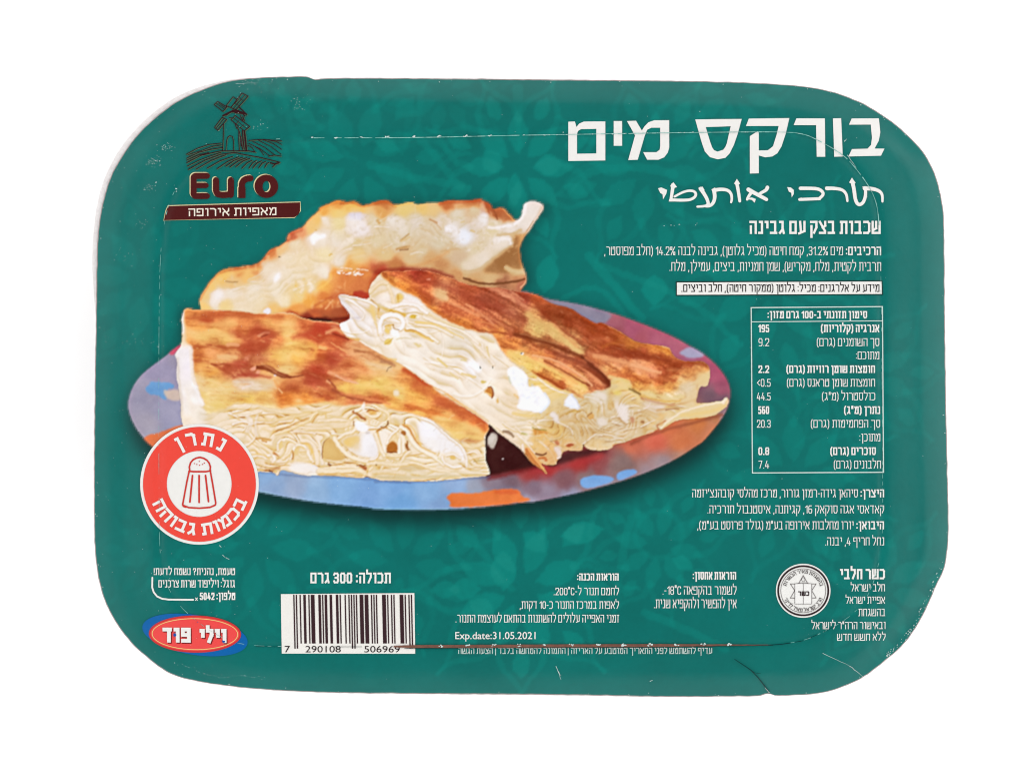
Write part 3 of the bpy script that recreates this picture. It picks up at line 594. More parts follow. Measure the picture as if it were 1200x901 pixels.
    S('C', [372,525, 372,470, 400,430, 450,425, 480,455, 490,500, 520,545], 3.2, cr, .9, .9); S('C', [378,525, 382,490, 372,470], 2.4, br, .85, .8); S('C', [395,440, 440,430, 465,460], 1.2, (222, 182, 120), .7, .7)
    S('C', [445,405, 490,420, 515,470, 530,520], 3.6, (230, 182, 110), .85, 1.1, 1.5); S('C', [430,470, 470,470, 470,450], 2, (244, 226, 190), .7, .9); S('C', [415,535, 470,545, 520,540], 2.4, (236, 205, 150), .7, 1.1)
    S('C', [440,395, 510,400, 545,470, 550,560], 4, (248, 232, 200), .75, 1.4); S('C', [590,560, 580,480, 560,400], 3, (248, 236, 210), .7, 1.4); S('C', [355,500, 365,470], 2, (214, 165, 100), .8, .8); S('C', [310,520, 350,495, 360,465], 3, (246, 226, 186), .8, 1.1)
    # dark pocket
    Q('C', [590,520, 582,450, 600,400, 640,372, 660,385, 680,420, 720,480, 765,522, 720,540, 650,545, 610,535], (202, 160, 106), 1, .9)
    Q('C', [600,500, 600,440, 630,410, 660,440, 690,500, 640,510], (212, 172, 120), .6, 2.4); S('C', [590,520, 582,450, 600,400, 640,372], 1.2, (150, 100, 58), .8, .7); S('C', [660,385, 700,450, 765,525], 1.2, (160, 108, 62), .7, .7); S('C', [620,535, 700,545, 760,528], 1.6, (236, 212, 172), .8, .9)
    S('C', [595,390, 650,362, 720,345, 800,310], 2.4, (226, 196, 140), .7, 1.2); S('C', [670,380, 700,430, 750,490, 820,525, 900,540], 4.4, (247, 230, 194), .95, 1.1); S('C', [700,380, 740,350, 800,340, 820,300], 3.4, (246, 230, 196), .9, 1.1)
    # white-lined pocket
    Q('C', [715,410, 740,375, 800,355, 870,345, 930,350, 970,400, 985,460, 970,510, 900,520, 830,510, 770,470], (240, 232, 216), 1, .9)
    Q('C', [718,412, 740,378, 800,360, 840,352, 850,400, 800,440, 770,462], (226, 182, 116), .95, 1.8); O('C', 830,420, 7, 10, 20, (232, 198, 142), .6, 3); O('C', 910,420, 9, 12, 0, (246, 243, 236), .9, 3)
    O('C', 940,470, 6, 8, 0, (238, 232, 222), .8, 2.4); S('C', [790,480, 840,505, 900,518], 2, (232, 200, 150), .6, 1.2); S('C', [718,412, 770,466, 830,508], 1.0, (190, 140, 86), .7, .6)
    Q('C', [815,285, 825,255, 860,265, 900,280, 915,330, 880,340, 830,335], (250, 248, 244), .95, .9); S('C', [808,290, 806,265], 1.8, (170, 120, 80), .8, .7); O('C', 905,345, 2.4, 1.6, 0, (214, 200, 190), .8, .7)
    # knots at the top
    S('C', [805,195, 850,225, 890,248], 3.4, (176, 106, 58), .9, .9); S('C', [820,190, 850,180, 870,150], 3, (250, 236, 205), .9, .9); O('C', 875,158, 2, 4.4, 10, (246, 236, 216), .9, .8); O('C', 930,195, 6, 2.6, 10, (214, 160, 96), .9, .9); S('C', [900,190, 930,178, 975,190], 2, (178, 110, 60), .8, .8)
    S('C', [900,215, 940,235, 990,215, 1000,180], 3, (248, 228, 186), .9, 1); S('C', [880,215, 915,250, 920,280], 2, (236, 200, 150), .8, .9); S('C', [980,170, 1040,190, 1060,240, 1030,300], 3.4, (246, 224, 178), .8, 1.2); S('C', [1000,300, 1030,305, 1050,270, 1050,262], 1.6, (150, 96, 56), .85, .7)
    S('C', [960,300, 1010,260, 1000,230], 2, (228, 190, 136), .6, 1.2)
    # stacked loops (columns)
    S('C', [975,330, 1000,312, 1035,305], 2.6, br, .85, .9); S('C', [970,330, 985,390, 1000,430], 2.6, (202, 148, 84), .8, .9); Q('C', [1000,320, 1045,320, 1060,380, 1040,480, 1015,480, 1005,420, 985,370], (247, 235, 210), .9, 1.1)
    Q('C', [1045,420, 1080,390, 1115,420, 1115,470, 1080,482, 1040,480], (190, 118, 56), 1, .8); Q('C', [1060,390, 1085,350, 1125,350, 1120,410, 1085,405], (236, 205, 150), .8, 1.6); S('C', [1040,478, 1110,474], 1.4, (140, 76, 36), .8, .6)
    S('C', [1040,420, 1060,360, 1100,330, 1140,300], 2.4, cr, .9, .9); O('C', 1158,345, 3.2, 2.2, 20, (170, 108, 56), .9, .7); S('C', [1125,480, 1130,400, 1140,350], 3.6, (248, 236, 208), .95, .9); S('C', [1150,370, 1170,400, 1175,460], 3.4, (246, 230, 196), .95, .9); S('C', [1185,405, 1182,460, 1200,465], 2.2, (160, 98, 52), .85, .8)
    S('C', [1130,530, 1160,500, 1168,480], 1.6, (176, 122, 70), .8, .7); S('C', [1040,500, 1090,505, 1140,500], 2.4, (246, 226, 184), .8, 1.0); S('C', [1035,520, 1080,525, 1110,540], 1.2, (205, 160, 104), .7, .7)
    # right half: pale pocket and ribbons
    S('D', [195,290, 235,310, 270,380, 315,435], 4, (204, 138, 70), .95, 1.0, 2); S('D', [215,285, 260,300, 290,370, 320,430], 2, (228, 180, 112), .8, .9); S('D', [320,440, 380,470, 420,485], 2.2, (216, 166, 106), .8, .9)
    S('D', [180,300, 220,330, 270,420, 330,470, 420,510, 480,560], 4.6, (247, 234, 204), .95, 1.2); S('D', [180,340, 200,410, 195,470], 3.6, (247, 234, 204), .9, 1.0); O('D', 195,345, 3.4, 2.4, 25, (180, 116, 58), .95, .8); Q('D', [205,410, 222,420, 242,462, 215,468], (162, 98, 48), .9, .7)
    Q('D', [80,430, 100,410, 155,415, 160,465, 130,480, 80,482], (186, 114, 52), .9, .8); S('D', [85,480, 150,478], 1.4, (140, 76, 36), .7, .6)
    Q('D', [290,270, 350,250, 410,265, 470,320, 560,390, 620,460, 640,530, 600,540, 540,490, 460,480, 390,460, 330,410, 300,340], (244, 240, 232), .9, 1.8); O('D', 380,330, 8, 12, -30, (249, 247, 243), .9, 3); O('D', 400,420, 8, 6, 20, (246, 240, 226), .8, 3); S('D', [410,330, 430,305], 1, (222, 214, 200), .7, .7)
    S('D', [330,240, 430,280, 500,360, 600,430, 640,500, 645,580], 2.6, (250, 246, 236), .9, 1.1); S('D', [420,270, 470,320, 560,390, 610,430], 1.4, (206, 160, 100), .65, .9); S('D', [640,480, 655,560, 640,600], 2, (226, 200, 156), .6, 1.3)
    O('D', 545,520, 9, 7, 20, (240, 224, 190), .9, 2); O('D', 543,520, 3, 2.6, 0, (212, 170, 104), .9, 1.0); S('D', [470,510, 480,550, 540,585, 600,575], 2.6, (248, 240, 222), .9, 1.0); S('D', [500,500, 550,490, 590,520], 2.2, (248, 240, 222), .85, 1.0); S('D', [440,520, 470,545], 1.4, (222, 205, 140), .7, .8)
    S('D', [620,430, 700,440, 760,410], 4, (240, 214, 166), .7, 1.6); S('D', [660,520, 720,505, 770,495], 4, (242, 222, 182), .75, 1.4); S('D', [690,545, 730,540, 770,528], 1.6, (176, 150, 96), .7, .8); S('D', [660,580, 730,570, 780,570], 3, (240, 220, 180), .7, 1.4)
    Q('D', [150,600, 210,550, 290,560, 380,605, 320,612, 200,612], (210, 180, 138), .8, 1.8); S('D', [180,560, 280,545, 400,600, 520,615], 3, (244, 226, 186), .8, 1.3); S('D', [0,610, 100,600, 200,620, 400,635, 600,620, 740,610], 3.4, (236, 218, 180), .75, 1.4)
    S('D', [20,650, 160,655, 350,650, 560,645, 740,640], 3, (206, 180, 138), .7, 1.6); S('D', [120,600, 160,600, 200,500, 240,475], 3, (246, 230, 196), .75, 1.2); S('D', [0,575, 60,560, 130,560, 180,530], 2, (222, 190, 140), .6, 1)
    S('D', [40,520, 60,560, 40,600], 3, (244, 228, 190), .7, 1.2); S('D', [0,350, 20,400, 40,470, 60,500], 3.4, (247, 232, 198), .9, 1.1); S('D', [15,325, 30,315], 1.6, br, .8, .7); S('D', [85,262, 88,285], 1.4, (140, 92, 52), .8, .6)
    # bottom ribbons on the left half
    Q('C', [360,560, 420,550, 500,560, 545,590, 555,640, 500,645, 420,632, 350,605], (246, 240, 226), .9, 1.5); S('C', [520,575, 545,580, 550,610], 1.4, (226, 224, 226), .8, .8); S('C', [350,610, 420,638, 500,646], 2, (205, 190, 175), .6, 1.2)
    S('C', [640,575, 720,560, 800,550, 860,570], 2, (190, 134, 76), .75, .9); S('C', [630,560, 645,575], 2.4, (140, 84, 48), .8, .8); S('C', [650,590, 750,580, 830,585], 4, (247, 230, 192), .85, 1.2); S('C', [690,592, 760,590, 830,600], 1.2, (176, 118, 70), .7, .7)
    S('C', [560,610, 660,610, 780,605, 870,605, 885,625], 5, (244, 226, 184), .85, 1.4); S('C', [560,638, 700,645, 860,650], 2.6, (186, 144, 104), .7, 1.2); Q('C', [835,575, 870,570, 905,580, 900,610, 880,600], (172, 92, 50), .9, .8); S('C', [830,572, 900,572], 1.4, (140, 80, 44), .7, .7)
    S('C', [920,600, 950,570, 960,540], 3.4, (242, 220, 176), .8, 1.2); Q('C', [880,660, 905,645, 940,665, 920,670], (86, 40, 34), .95, .8); S('C', [905,560, 1000,550, 1100,570, 1180,560], 4, (244, 226, 186), .7, 1.5); S('C', [950,620, 1050,610, 1160,625], 4, (238, 218, 180), .7, 1.6)
    S('C', [960,650, 1060,665, 1200,668], 3, (206, 182, 144), .7, 1.5); O('C', 965,570, 1.2, .9, 0, (150, 110, 70), .8, .5); S('C', [970,525, 1000,540, 1030,530], 1.4, (214, 174, 118), .7, .8)
    rng = random.Random(21)
    for _ in range(50):
        x = rng.uniform(290, 560); y = rng.uniform(486, 558)
        a = rng.uniform(-40, 25); l = rng.uniform(3, 10)
        dx, dy = l*math.cos(math.radians(a)), l*math.sin(math.radians(a))
        S('P', [x, y, x+dx*.5, y+dy*.5-1.2, x+dx, y+dy], rng.uniform(.7, 1.6), rng.choice([(250,240,218), (222,185,132), (250,240,218), (205,160,104)]), .30, .8, .5)
    RIB = 0.0
    S('D', [770,378, 775,455, 768,520, 795,600, 800,645], 1.6, (240, 228, 205), .8, .8); O('D', 822,395, 5.5, 9.5, 8, (206, 190, 175), .95, 1.0); O('D', 818,388, 3, 5, 8, (226, 214, 202), .7, 1.6); O('D', 795,475, 2.2, 2, 0, (220, 200, 180), .9, .8)
    CLIP = np.ones_like(CLIP)
    O('D', 822,395, 5.5, 9.5, 8, (200, 184, 170), .95, 1.0); O('D', 816,385, 3, 5, 8, (226, 214, 202), .7, 1.6)
    O('D', 897,524, .9, .9, 0, (205, 185, 180), .9, .5)

def paint_piece3():
    global CLIP, RIB
    m = mask(PIECE3, .55, .5); CLIP = m
    field(m, [('G', [150,260,240,228,215, 250,300,245,235,225, 300,400,246,238,225, 150,430,245,235,222, 350,330,235,205,155, 380,180,238,212,170, 450,230,245,225,190, 480,370,246,235,220, 420,430,245,235,220, 600,300,245,235,220, 550,500,244,232,205, 700,400,244,222,180, 700,480,245,232,205,
        850,440,244,230,200, 900,560,238,225,195, 700,600,245,232,205, 850,650,244,230,200, 1000,600,238,225,200, 1050,720,252,250,245, 600,680,246,235,210, 900,780,242,225,195, 1100,600,243,225,190, 1050,850,243,228,198, 250,520,244,232,212, 400,600,242,225,190]),
      ('I', [60,60,245,232,205, 150,150,242,222,185, 80,260,243,225,190, 250,260,240,215,175, 200,370,242,222,185, 330,390,243,225,190, 400,370,242,222,185, 300,450,240,218,180, 550,270,225,195,150, 650,350,212,182,145, 700,450,205,175,135, 850,450,205,175,135, 560,430,205,165,110,
        830,220,225,205,170, 800,280,212,185,145, 950,320,212,185,148, 1050,250,225,195,150, 1100,450,215,185,148, 950,490,210,182,145, 1020,400,205,178,145, 620,570,205,160,115, 500,590,215,165,115, 550,640,212,160,115, 420,520,222,175,120, 850,560,225,190,145, 1000,120,228,190,130, 440,120,235,200,130, 520,180,232,200,140]),
      ('J', [60,580,225,210,185, 200,500,215,185,140, 320,540,225,190,140, 450,620,225,200,170, 250,640,228,212,190, 150,700,210,185,150, 400,710,215,185,145, 250,820,218,190,155, 80,780,208,182,150, 430,530,225,195,140, 550,570,230,205,155, 650,520,222,190,150, 800,430,222,185,140, 720,560,225,195,155,
        700,670,225,195,150, 850,650,225,195,145, 950,610,228,205,165, 600,700,228,200,155, 750,710,218,175,120])], 3)
    crust = mask(T('G', 395,85, 470,150, 560,200, 650,228, 720,300, 800,365, 950,440, 1080,478)+T('H', 40,415, 110,440, 160,540, 220,620, 300,655, 400,715, 520,790, 600,830, 680,850, 740,870, 800,840, 880,830, 930,800, 935,745, 1050,740, 1090,800)+
                 T('J', 250,475, 300,515, 370,565, 450,592, 560,602, 660,597, 700,560, 680,510, 740,460, 790,420, 845,400, 870,350, 800,300, 600,250, 300,100, 0,0)+T('H', 700,200, 400,100, 200,60)+T('F', 800,530, 500,430, 200,430), 1.3, 1.2)
    CLIP = m*crust
    field(crust, [('G', [470,110,225,140,75, 560,140,225,130,65, 620,190,222,120,60, 500,60,200,95,60, 700,130,195,85,55, 720,240,210,110,65, 820,220,215,165,125, 900,230,200,110,75, 850,310,205,105,65, 1000,310,200,105,70, 1000,200,180,85,55, 1100,280,185,90,65, 1100,400,205,110,70, 750,330,225,140,75, 980,420,215,125,65, 1150,480,225,140,85, 640,60,170,65,48]),
      ('H', [50,200,170,85,60, 150,230,175,85,60, 100,330,190,100,70, 250,260,190,110,80, 200,160,190,110,85, 330,170,165,75,55, 420,190,180,85,50, 400,300,200,130,85, 480,260,160,75,45, 600,280,155,75,45, 430,390,205,165,105, 550,410,205,160,105, 640,480,205,160,110, 700,540,200,150,105, 380,370,195,145,95,
        300,350,185,105,70, 250,420,185,95,60, 650,340,165,75,45, 750,350,170,80,50, 800,450,170,80,50, 850,390,180,80,50, 900,520,175,80,50, 1000,450,190,100,55, 1070,500,190,105,50, 1000,560,170,80,50, 1150,560,165,75,45, 130,430,222,135,75, 250,480,215,120,65, 350,460,165,85,50, 500,500,160,85,50, 600,540,165,90,60,
        400,540,195,105,65, 500,590,195,100,65, 600,640,215,125,90, 700,620,180,90,60, 800,650,160,80,55, 870,720,150,75,50, 800,720,200,110,75, 400,600,215,140,90, 600,700,200,115,75, 300,590,232,190,120, 420,650,232,185,110, 350,650,230,190,110, 550,720,225,165,95, 700,790,230,180,115, 640,760,222,150,90, 500,750,205,120,70,
        580,790,185,90,50, 450,710,210,130,70, 480,810,228,190,120, 600,850,225,190,130, 900,600,205,125,90, 1000,630,215,140,105, 1100,650,215,140,105, 850,600,195,110,70, 950,670,205,125,75, 1100,740,205,115,60, 1050,700,195,105,60, 900,690,215,150,100]),
      ('J', [50,100,170,80,40, 200,180,165,75,40, 60,180,195,105,65, 280,190,185,105,55, 100,260,185,95,60, 300,270,150,65,40, 450,240,190,100,55, 540,230,205,120,60, 500,300,165,75,40, 200,330,210,130,95, 100,300,205,120,75, 350,370,222,140,105, 450,400,220,130,100, 250,400,205,115,65, 520,380,195,95,60, 620,350,165,75,45,
        720,340,170,80,50, 800,350,190,110,65, 400,460,210,125,70, 500,470,200,105,60, 600,430,190,95,55, 700,400,200,125,75, 780,380,205,140,90, 330,480,215,140,75, 50,380,165,85,60, 120,450,140,70,45, 60,480,205,120,85, 640,470,215,165,115, 560,500,210,140,80, 430,540,226,196,140, 560,570,230,204,155, 330,520,222,180,115, 650,530,224,195,150])], 3.2, 1.75)
    gr = (vnoise(1.5, 81)*.12+vnoise(3.2, 82)*.12+vnoise(9, 83)*.10)*crust*m
    CAN[:] = CAN*(1+gr[..., None]*np.array((.9, 1.1, 1.2), np.float32))
    gr = streaks(27, 30, 5, 760)*.34*crust*m
    CAN[:] = CAN*(1+gr[..., None]*np.array((.6, 1.0, 1.3), np.float32))
    # folds of the browned top
    S('G', [400,90, 470,140, 560,190, 640,215], 4, (226, 142, 70), .5, 2); S('G', [640,220, 760,320, 900,400, 1060,470], 5, (218, 124, 62), .55, 2.2); S('G', [560,100, 700,190, 850,290, 1000,370, 1200,450], 8, (196, 92, 58), .45, 3)
    S('G', [680,100, 850,150, 1000,220, 1200,300], 8, (168, 72, 50), .5, 3.5); O('G', 820,220, 8, 4, 35, (212, 162, 120), .8, 2.4); O('G', 735,108, 2, 1.4, 0, (214, 130, 110), .7, .9)
    S('G', [880,270, 980,310, 1080,360], 3, (220, 140, 105), .5, 1.3); S('G', [1000,280, 1100,340, 1190,420], 2, (226, 150, 118), .45, 1.0)
    S('H', [100,110, 200,150, 300,210, 360,260], 5, (202, 124, 98), .6, 2); S('H', [230,130, 320,190], 2, (214, 140, 112), .6, 1.2); S('H', [0,170, 100,210, 230,290, 330,330], 7, (160, 76, 54), .55, 3); S('H', [0,290, 120,330, 240,400], 4, (205, 120, 86), .6, 1.8)
    S('H', [0,340, 60,350, 140,380], 2, (216, 130, 86), .6, 1.2); S('H', [20,415, 150,415, 250,440, 330,440], 2, (170, 80, 48), .65, 1.2)
    S('H', [420,240, 520,330, 620,420, 740,500], 4, (158, 70, 42), .6, 2); S('H', [360,290, 420,350, 500,380, 560,440, 640,490, 720,550], 8, (210, 168, 112), .6, 3); S('H', [540,370, 600,430, 700,520], 3, (214, 140, 96), .6, 1.6)
    S('H', [260,430, 350,455, 480,490, 590,530, 680,570, 740,590], 4.4, (128, 62, 38), .75, 1.6); S('H', [300,425, 420,460, 560,500], 1.6, (180, 120, 80), .6, 1); S('H', [130,450, 260,520, 400,560, 520,590], 5, (220, 128, 74), .6, 2.2)
    S('H', [390,580, 500,600, 620,650, 740,730, 800,790], 2.2, (232, 165, 130), .75, 1.1); S('H', [470,620, 600,690, 720,760, 780,790], 2.6, (150, 68, 42), .7, 1.1); S('H', [550,640, 660,690, 760,760], 2, (224, 140, 108), .7, 1.1)
    S('H', [540,560, 660,600, 780,660, 860,720, 920,790], 5, (142, 68, 46), .7, 2); S('H', [730,590, 820,660, 900,740, 930,800], 2.8, (118, 58, 40), .75, 1.2); S('H', [700,650, 780,700, 860,770], 2, (212, 128, 92), .65, 1.1); S('H', [760,600, 820,630, 900,710], 3, (200, 120, 84), .55, 1.4)
    S('H', [220,560, 300,590, 420,630, 560,690, 680,760, 750,810], 5, (234, 188, 116), .7, 2); S('H', [330,570, 450,620, 600,700, 700,780], 2.6, (222, 140, 92), .55, 1.3); O('H', 310,568, 2, 1.2, 20, (252, 244, 232), .95, .6); O('H', 304,566, .8, .8, 0, (50, 35, 30), .8, .5)
    Q('H', [350,690, 440,705, 530,745, 610,800, 600,830, 540,800, 450,740], (186, 96, 50), .75, 1.4); S('H', [420,710, 520,760, 600,815], 2, (158, 72, 38), .7, 1.0); S('H', [470,760, 560,830, 640,850], 4, (232, 196, 126), .7, 1.6)
    S('H', [660,830, 700,860, 720,890], 3, (190, 120, 72), .7, 1.2)
    S('H', [430,160, 520,215, 650,250, 760,330, 860,370], 4, (178, 82, 48), .5, 2); O('H', 610,290, 20, 8, 22, (152, 70, 42), .5, 5); O('H', 830,420, 18, 7, 20, (168, 74, 44), .5, 4); S('H', [740,470, 850,470, 940,460], 4, (206, 112, 72), .45, 2)
    S('H', [880,520, 980,480, 1080,490, 1200,520], 4, (200, 114, 56), .5, 2); S('H', [780,560, 900,575, 1050,580, 1200,600], 6, (162, 72, 44), .6, 2.4); S('H', [820,580, 950,610, 1080,640, 1200,680], 4, (220, 148, 112), .7, 1.6); S('H', [760,590, 900,640, 1000,690], 2, (190, 104, 66), .6, 1.2)
    S('J', [0,90, 120,130, 240,190], 5, (156, 70, 38), .6, 2.4); O('J', 280,190, 10, 4, 10, (196, 112, 58), .55, 3); S('J', [160,220, 300,270, 450,290, 560,320], 6, (146, 62, 38), .65, 2.4); O('J', 500,225, 10, 5, 10, (212, 124, 62), .6, 3)
    S('J', [0,260, 120,290, 250,330, 370,380, 470,410], 5, (214, 134, 96), .6, 2); S('J', [300,345, 400,375, 500,400], 3, (230, 158, 122), .7, 1.3); S('J', [150,400, 300,430, 450,450, 540,440], 5, (196, 100, 58), .5, 2.4); S('J', [540,420, 560,360, 640,330, 760,330, 830,345], 5, (160, 72, 42), .65, 2.2)
    S('J', [540,450, 600,470, 560,500], 4, (186, 96, 56), .5, 2); S('J', [560,380, 680,390, 790,370], 4, (202, 124, 78), .55, 2); S('J', [600,430, 700,420, 800,385], 4, (208, 146, 96), .6, 2); S('J', [0,340, 70,390, 130,450, 160,500], 4, (120, 58, 40), .75, 1.5); S('J', [0,400, 50,450, 110,490], 3, (212, 132, 98), .6, 1.4)
    S('J', [330,500, 420,510, 540,500, 620,480], 4, (212, 148, 84), .55, 2); S('J', [380,540, 470,570, 560,580, 660,570], 5, (232, 206, 150), .7, 2)
    rng = random.Random(33)
    for _ in range(520):
        (px, py), = T('H', rng.uniform(-300, 1900), rng.uniform(100, 1050))
        O('P', px, py, rng.uniform(.8, 3.4), rng.uniform(.4, 1.0), rng.uniform(15, 40), rng.choice([(228,160,122), (140,64,40), (214,130,88), (120,58,38), (200,120,80)]), .24, .8)
    CLIP = m
    fil = m*(1-crust); CAN[:] = CAN*(1+(vnoise(20, 410)*.09+vnoise(9, 411)*.08)[..., None]*fil[..., None]*np.array((.8, 1.0, 1.3), np.float32)); lf = np.clip((640-XX)/60, 0, 1)
    fill(fil*.25*lf, (253, 245, 228))
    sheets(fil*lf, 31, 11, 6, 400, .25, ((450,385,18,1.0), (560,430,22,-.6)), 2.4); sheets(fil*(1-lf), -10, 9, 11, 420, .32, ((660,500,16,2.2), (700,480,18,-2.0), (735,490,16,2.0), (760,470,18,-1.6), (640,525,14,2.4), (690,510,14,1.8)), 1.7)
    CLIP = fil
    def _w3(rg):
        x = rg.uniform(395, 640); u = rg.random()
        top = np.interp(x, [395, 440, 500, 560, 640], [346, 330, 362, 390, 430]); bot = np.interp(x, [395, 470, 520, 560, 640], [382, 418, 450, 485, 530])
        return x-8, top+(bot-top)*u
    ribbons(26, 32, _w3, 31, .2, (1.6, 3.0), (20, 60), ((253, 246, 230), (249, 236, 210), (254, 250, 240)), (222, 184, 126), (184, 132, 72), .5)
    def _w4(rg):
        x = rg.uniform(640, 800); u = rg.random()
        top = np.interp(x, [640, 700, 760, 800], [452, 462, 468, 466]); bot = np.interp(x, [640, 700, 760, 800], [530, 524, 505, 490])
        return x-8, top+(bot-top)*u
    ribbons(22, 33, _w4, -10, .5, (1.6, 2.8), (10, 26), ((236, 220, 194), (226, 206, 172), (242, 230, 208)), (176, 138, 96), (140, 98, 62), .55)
    CLIP = m
    RIB = .8
    # filling: ribbons at the left end
    yl = (226, 182, 110); cr = (250, 242, 226)
    S('G', [100,215, 150,290, 200,340, 240,380], 5, (226, 216, 208), .6, 2); S('G', [110,208, 220,232, 320,260, 375,300], 2.4, (250, 243, 232), .9, 1.1); S('G', [180,380, 220,378, 245,375], 2, (214, 200, 195), .7, 1.2)
    S('G', [335,300, 350,370, 375,450, 385,490], 4.6, (232, 194, 126), .8, 1.6, 2); S('G', [330,250, 370,280, 385,300, 380,350], 2, (176, 122, 62), .8, .9); S('G', [375,300, 378,360, 390,380], 1.4, (206, 156, 92), .7, .8)
    S('G', [385,285, 430,310, 465,330], 4.6, (196, 154, 88), .75, 1.3); S('G', [470,325, 520,340, 565,355], 4.4, (206, 156, 74), .9, 1.1); S('G', [380,340, 410,370, 440,350], 4, (230, 190, 140), .7, 1.4)
    S('G', [320,190, 350,160, 400,120, 440,130], 4, (240, 214, 172), .8, 1.6); S('G', [335,225, 400,190, 440,180], 3, (226, 192, 142), .6, 1.4); O('G', 420,250, 10, 6, -20, (250, 240, 222), .7, 3); S('G', [450,150, 480,230, 490,280], 3.4, (246, 222, 178), .8, 1.3)
    O('G', 530,240, 4.6, 6, 0, (218, 172, 92), .85, 1.6); S('G', [515,215, 525,275], 2.4, (190, 140, 68), .6, 1.0); O('G', 600,270, 10, 4, 5, (250, 240, 228), .8, 2.4); S('G', [480,290, 560,275, 640,280, 720,340], 4, (250, 242, 228), .85, 1.3); O('G', 628,368, 4.4, 2.8, 0, (206, 164, 66), .95, .9); S('G', [580,345, 640,335, 690,350], 1.4, (190, 150, 96), .7, .8); O('G', 655,372, 1.6, 1.2, 0, (252, 246, 230), .9, .6)
    # scroll
    S('G', [395,480, 385,430, 410,370, 470,345, 540,365, 560,420, 540,450, 490,460], 5, (251, 244, 232), .95, 1.1); O('G', 450,455, 4, 6, 20, (226, 186, 112), .9, 1.2); S('G', [430,440, 455,425, 485,425], 2, (206, 156, 82), .85, .8); S('G', [485,425, 490,455, 525,460], 1.6, (172, 126, 66), .8, .7); O('G', 500,485, 6, 3.4, 20, (254, 253, 250), .95, 1.1)
    S('G', [395,490, 400,520, 440,540], 3, (246, 232, 205), .8, 1.1); O('G', 450,540, 4.4, 3, -35, (218, 182, 104), .9, 1.0); S('G', [430,560, 460,540, 480,520], 1.4, (196, 156, 82), .7, .7); S('G', [510,525, 560,515, 610,520], 1.4, (216, 196, 150), .7, .8)
    S('G', [575,462, 640,465, 690,500, 770,540], 4.2, (206, 154, 78), .95, 1.0, 1.6); S('G', [640,480, 700,515, 760,540], 2, (232, 194, 122), .8, .9); S('G', [580,450, 640,445, 720,490, 800,545], 2.4, (251, 243, 224), .85, .9)
    S('G', [640,410, 740,410, 830,440, 900,480, 980,520], 3, (230, 190, 118), .85, 1.1, 1.4); S('G', [640,425, 740,425, 820,455, 900,500], 2.4, (250, 240, 216), .8, 1.0); S('G', [700,370, 800,410, 900,440, 1000,480, 1080,560], 3, (249, 238, 214), .8, 1.3); S('G', [740,350, 860,410, 980,450], 2, (240, 214, 164), .7, 1.1)
    S('G', [900,460, 1000,510, 1060,580], 1.2, (222, 194, 142), .7, .8); O('G', 660,565, 5, 1.8, 20, (224, 194, 132), .8, .9); S('G', [800,660, 830,690, 860,715], 2.4, (222, 186, 116), .85, .9); S('G', [750,650, 800,680], 1.4, (230, 204, 152), .7, .8); S('G', [885,760, 920,790, 940,805], 2, (226, 196, 138), .8, .9); S('G', [970,768, 1060,790], 2.6, (226, 190, 126), .8, 1.0); S('G', [960,670, 1000,680], 1.4, (216, 190, 120), .7, .8)
    O('G', 1050,715, 9, 5.5, 35, (254, 253, 251), .9, 1.8); S('G', [600,400, 640,420], 2, (246, 232, 205), .7, 1.0); O('G', 1118,828, 2.6, 1.6, 0, (206, 172, 92), .85, .8)
    for x, y in ((1096,722), (1185,722)): S('G', [x, y-7, x+1, y+7], 1.2, (40, 32, 30), .9, .4)
    S('G', [1145,580, 1155,640, 1165,680], 1.8, (214, 176, 112), .7, .9); S('G', [1110,560, 1130,640], 2.4, (250, 242, 222), .7, 1.1); S('G', [1060,560, 1120,620, 1190,700], 3, (250, 240, 218), .6, 1.6)
    for k in range(14):
        rng2 = random.Random(700+k); x = rng2.uniform(300, 1150); y = 430+(x-300)*.42+rng2.uniform(-90, 120)
        l = rng2.uniform(25, 90); S('G', [x, y, x+l*.5, y+l*.3, x+l, y+l*.62], rng2.uniform(.7, 2), rng2.choice([(252,246,232), (234,208,160), (252,246,232), (226,196,146)]), .33, .9, .5)
    RIB = 0.0
    # lower browned lip
    S('G', [100,455, 160,515, 240,545, 300,585, 420,655, 500,690, 600,745, 700,825, 800,885], 2.6, (222, 152, 90), .7, 1.2); S('G', [170,520, 240,530], 3.4, (206, 140, 70), .7, 1.0); S('G', [400,655, 500,670], 3, (236, 190, 115), .7, 1.2); S('G', [700,825, 740,840, 780,860], 1.4, (248, 226, 200), .8, .7)
    S('D', [350,0, 470,50, 560,110, 700,200, 790,262], 2.2, (226, 150, 88), .8, 1.0); S('D', [480,55, 520,100, 640,170], 1.4, (240, 176, 110), .7, .8); S('D', [600,120, 700,190, 800,270, 880,350], 3, (238, 214, 172), .8, 1.4)
    S('D', [870,340, 920,380, 1000,420], 3, (226, 196, 160), .8, 1.2); Q('D', [895,330, 950,335, 970,365, 930,360], (176, 146, 120), .85, .9)
    # pockets and cheese
    Q('I', [40,170, 75,140, 100,140, 112,195, 95,215, 60,185], (196, 124, 60), .95, .8); S('I', [75,142, 100,138, 112,190, 98,215], 1.6, (150, 80, 44), .85, .7); S('I', [50,180, 90,195], 1.6, (232, 182, 116), .8, .8); Q('I', [128,240, 140,215, 150,240, 140,255], (206, 150, 78), .9, .8); S('I', [30,105, 55,105], 2, (206, 178, 112), .8, .8)
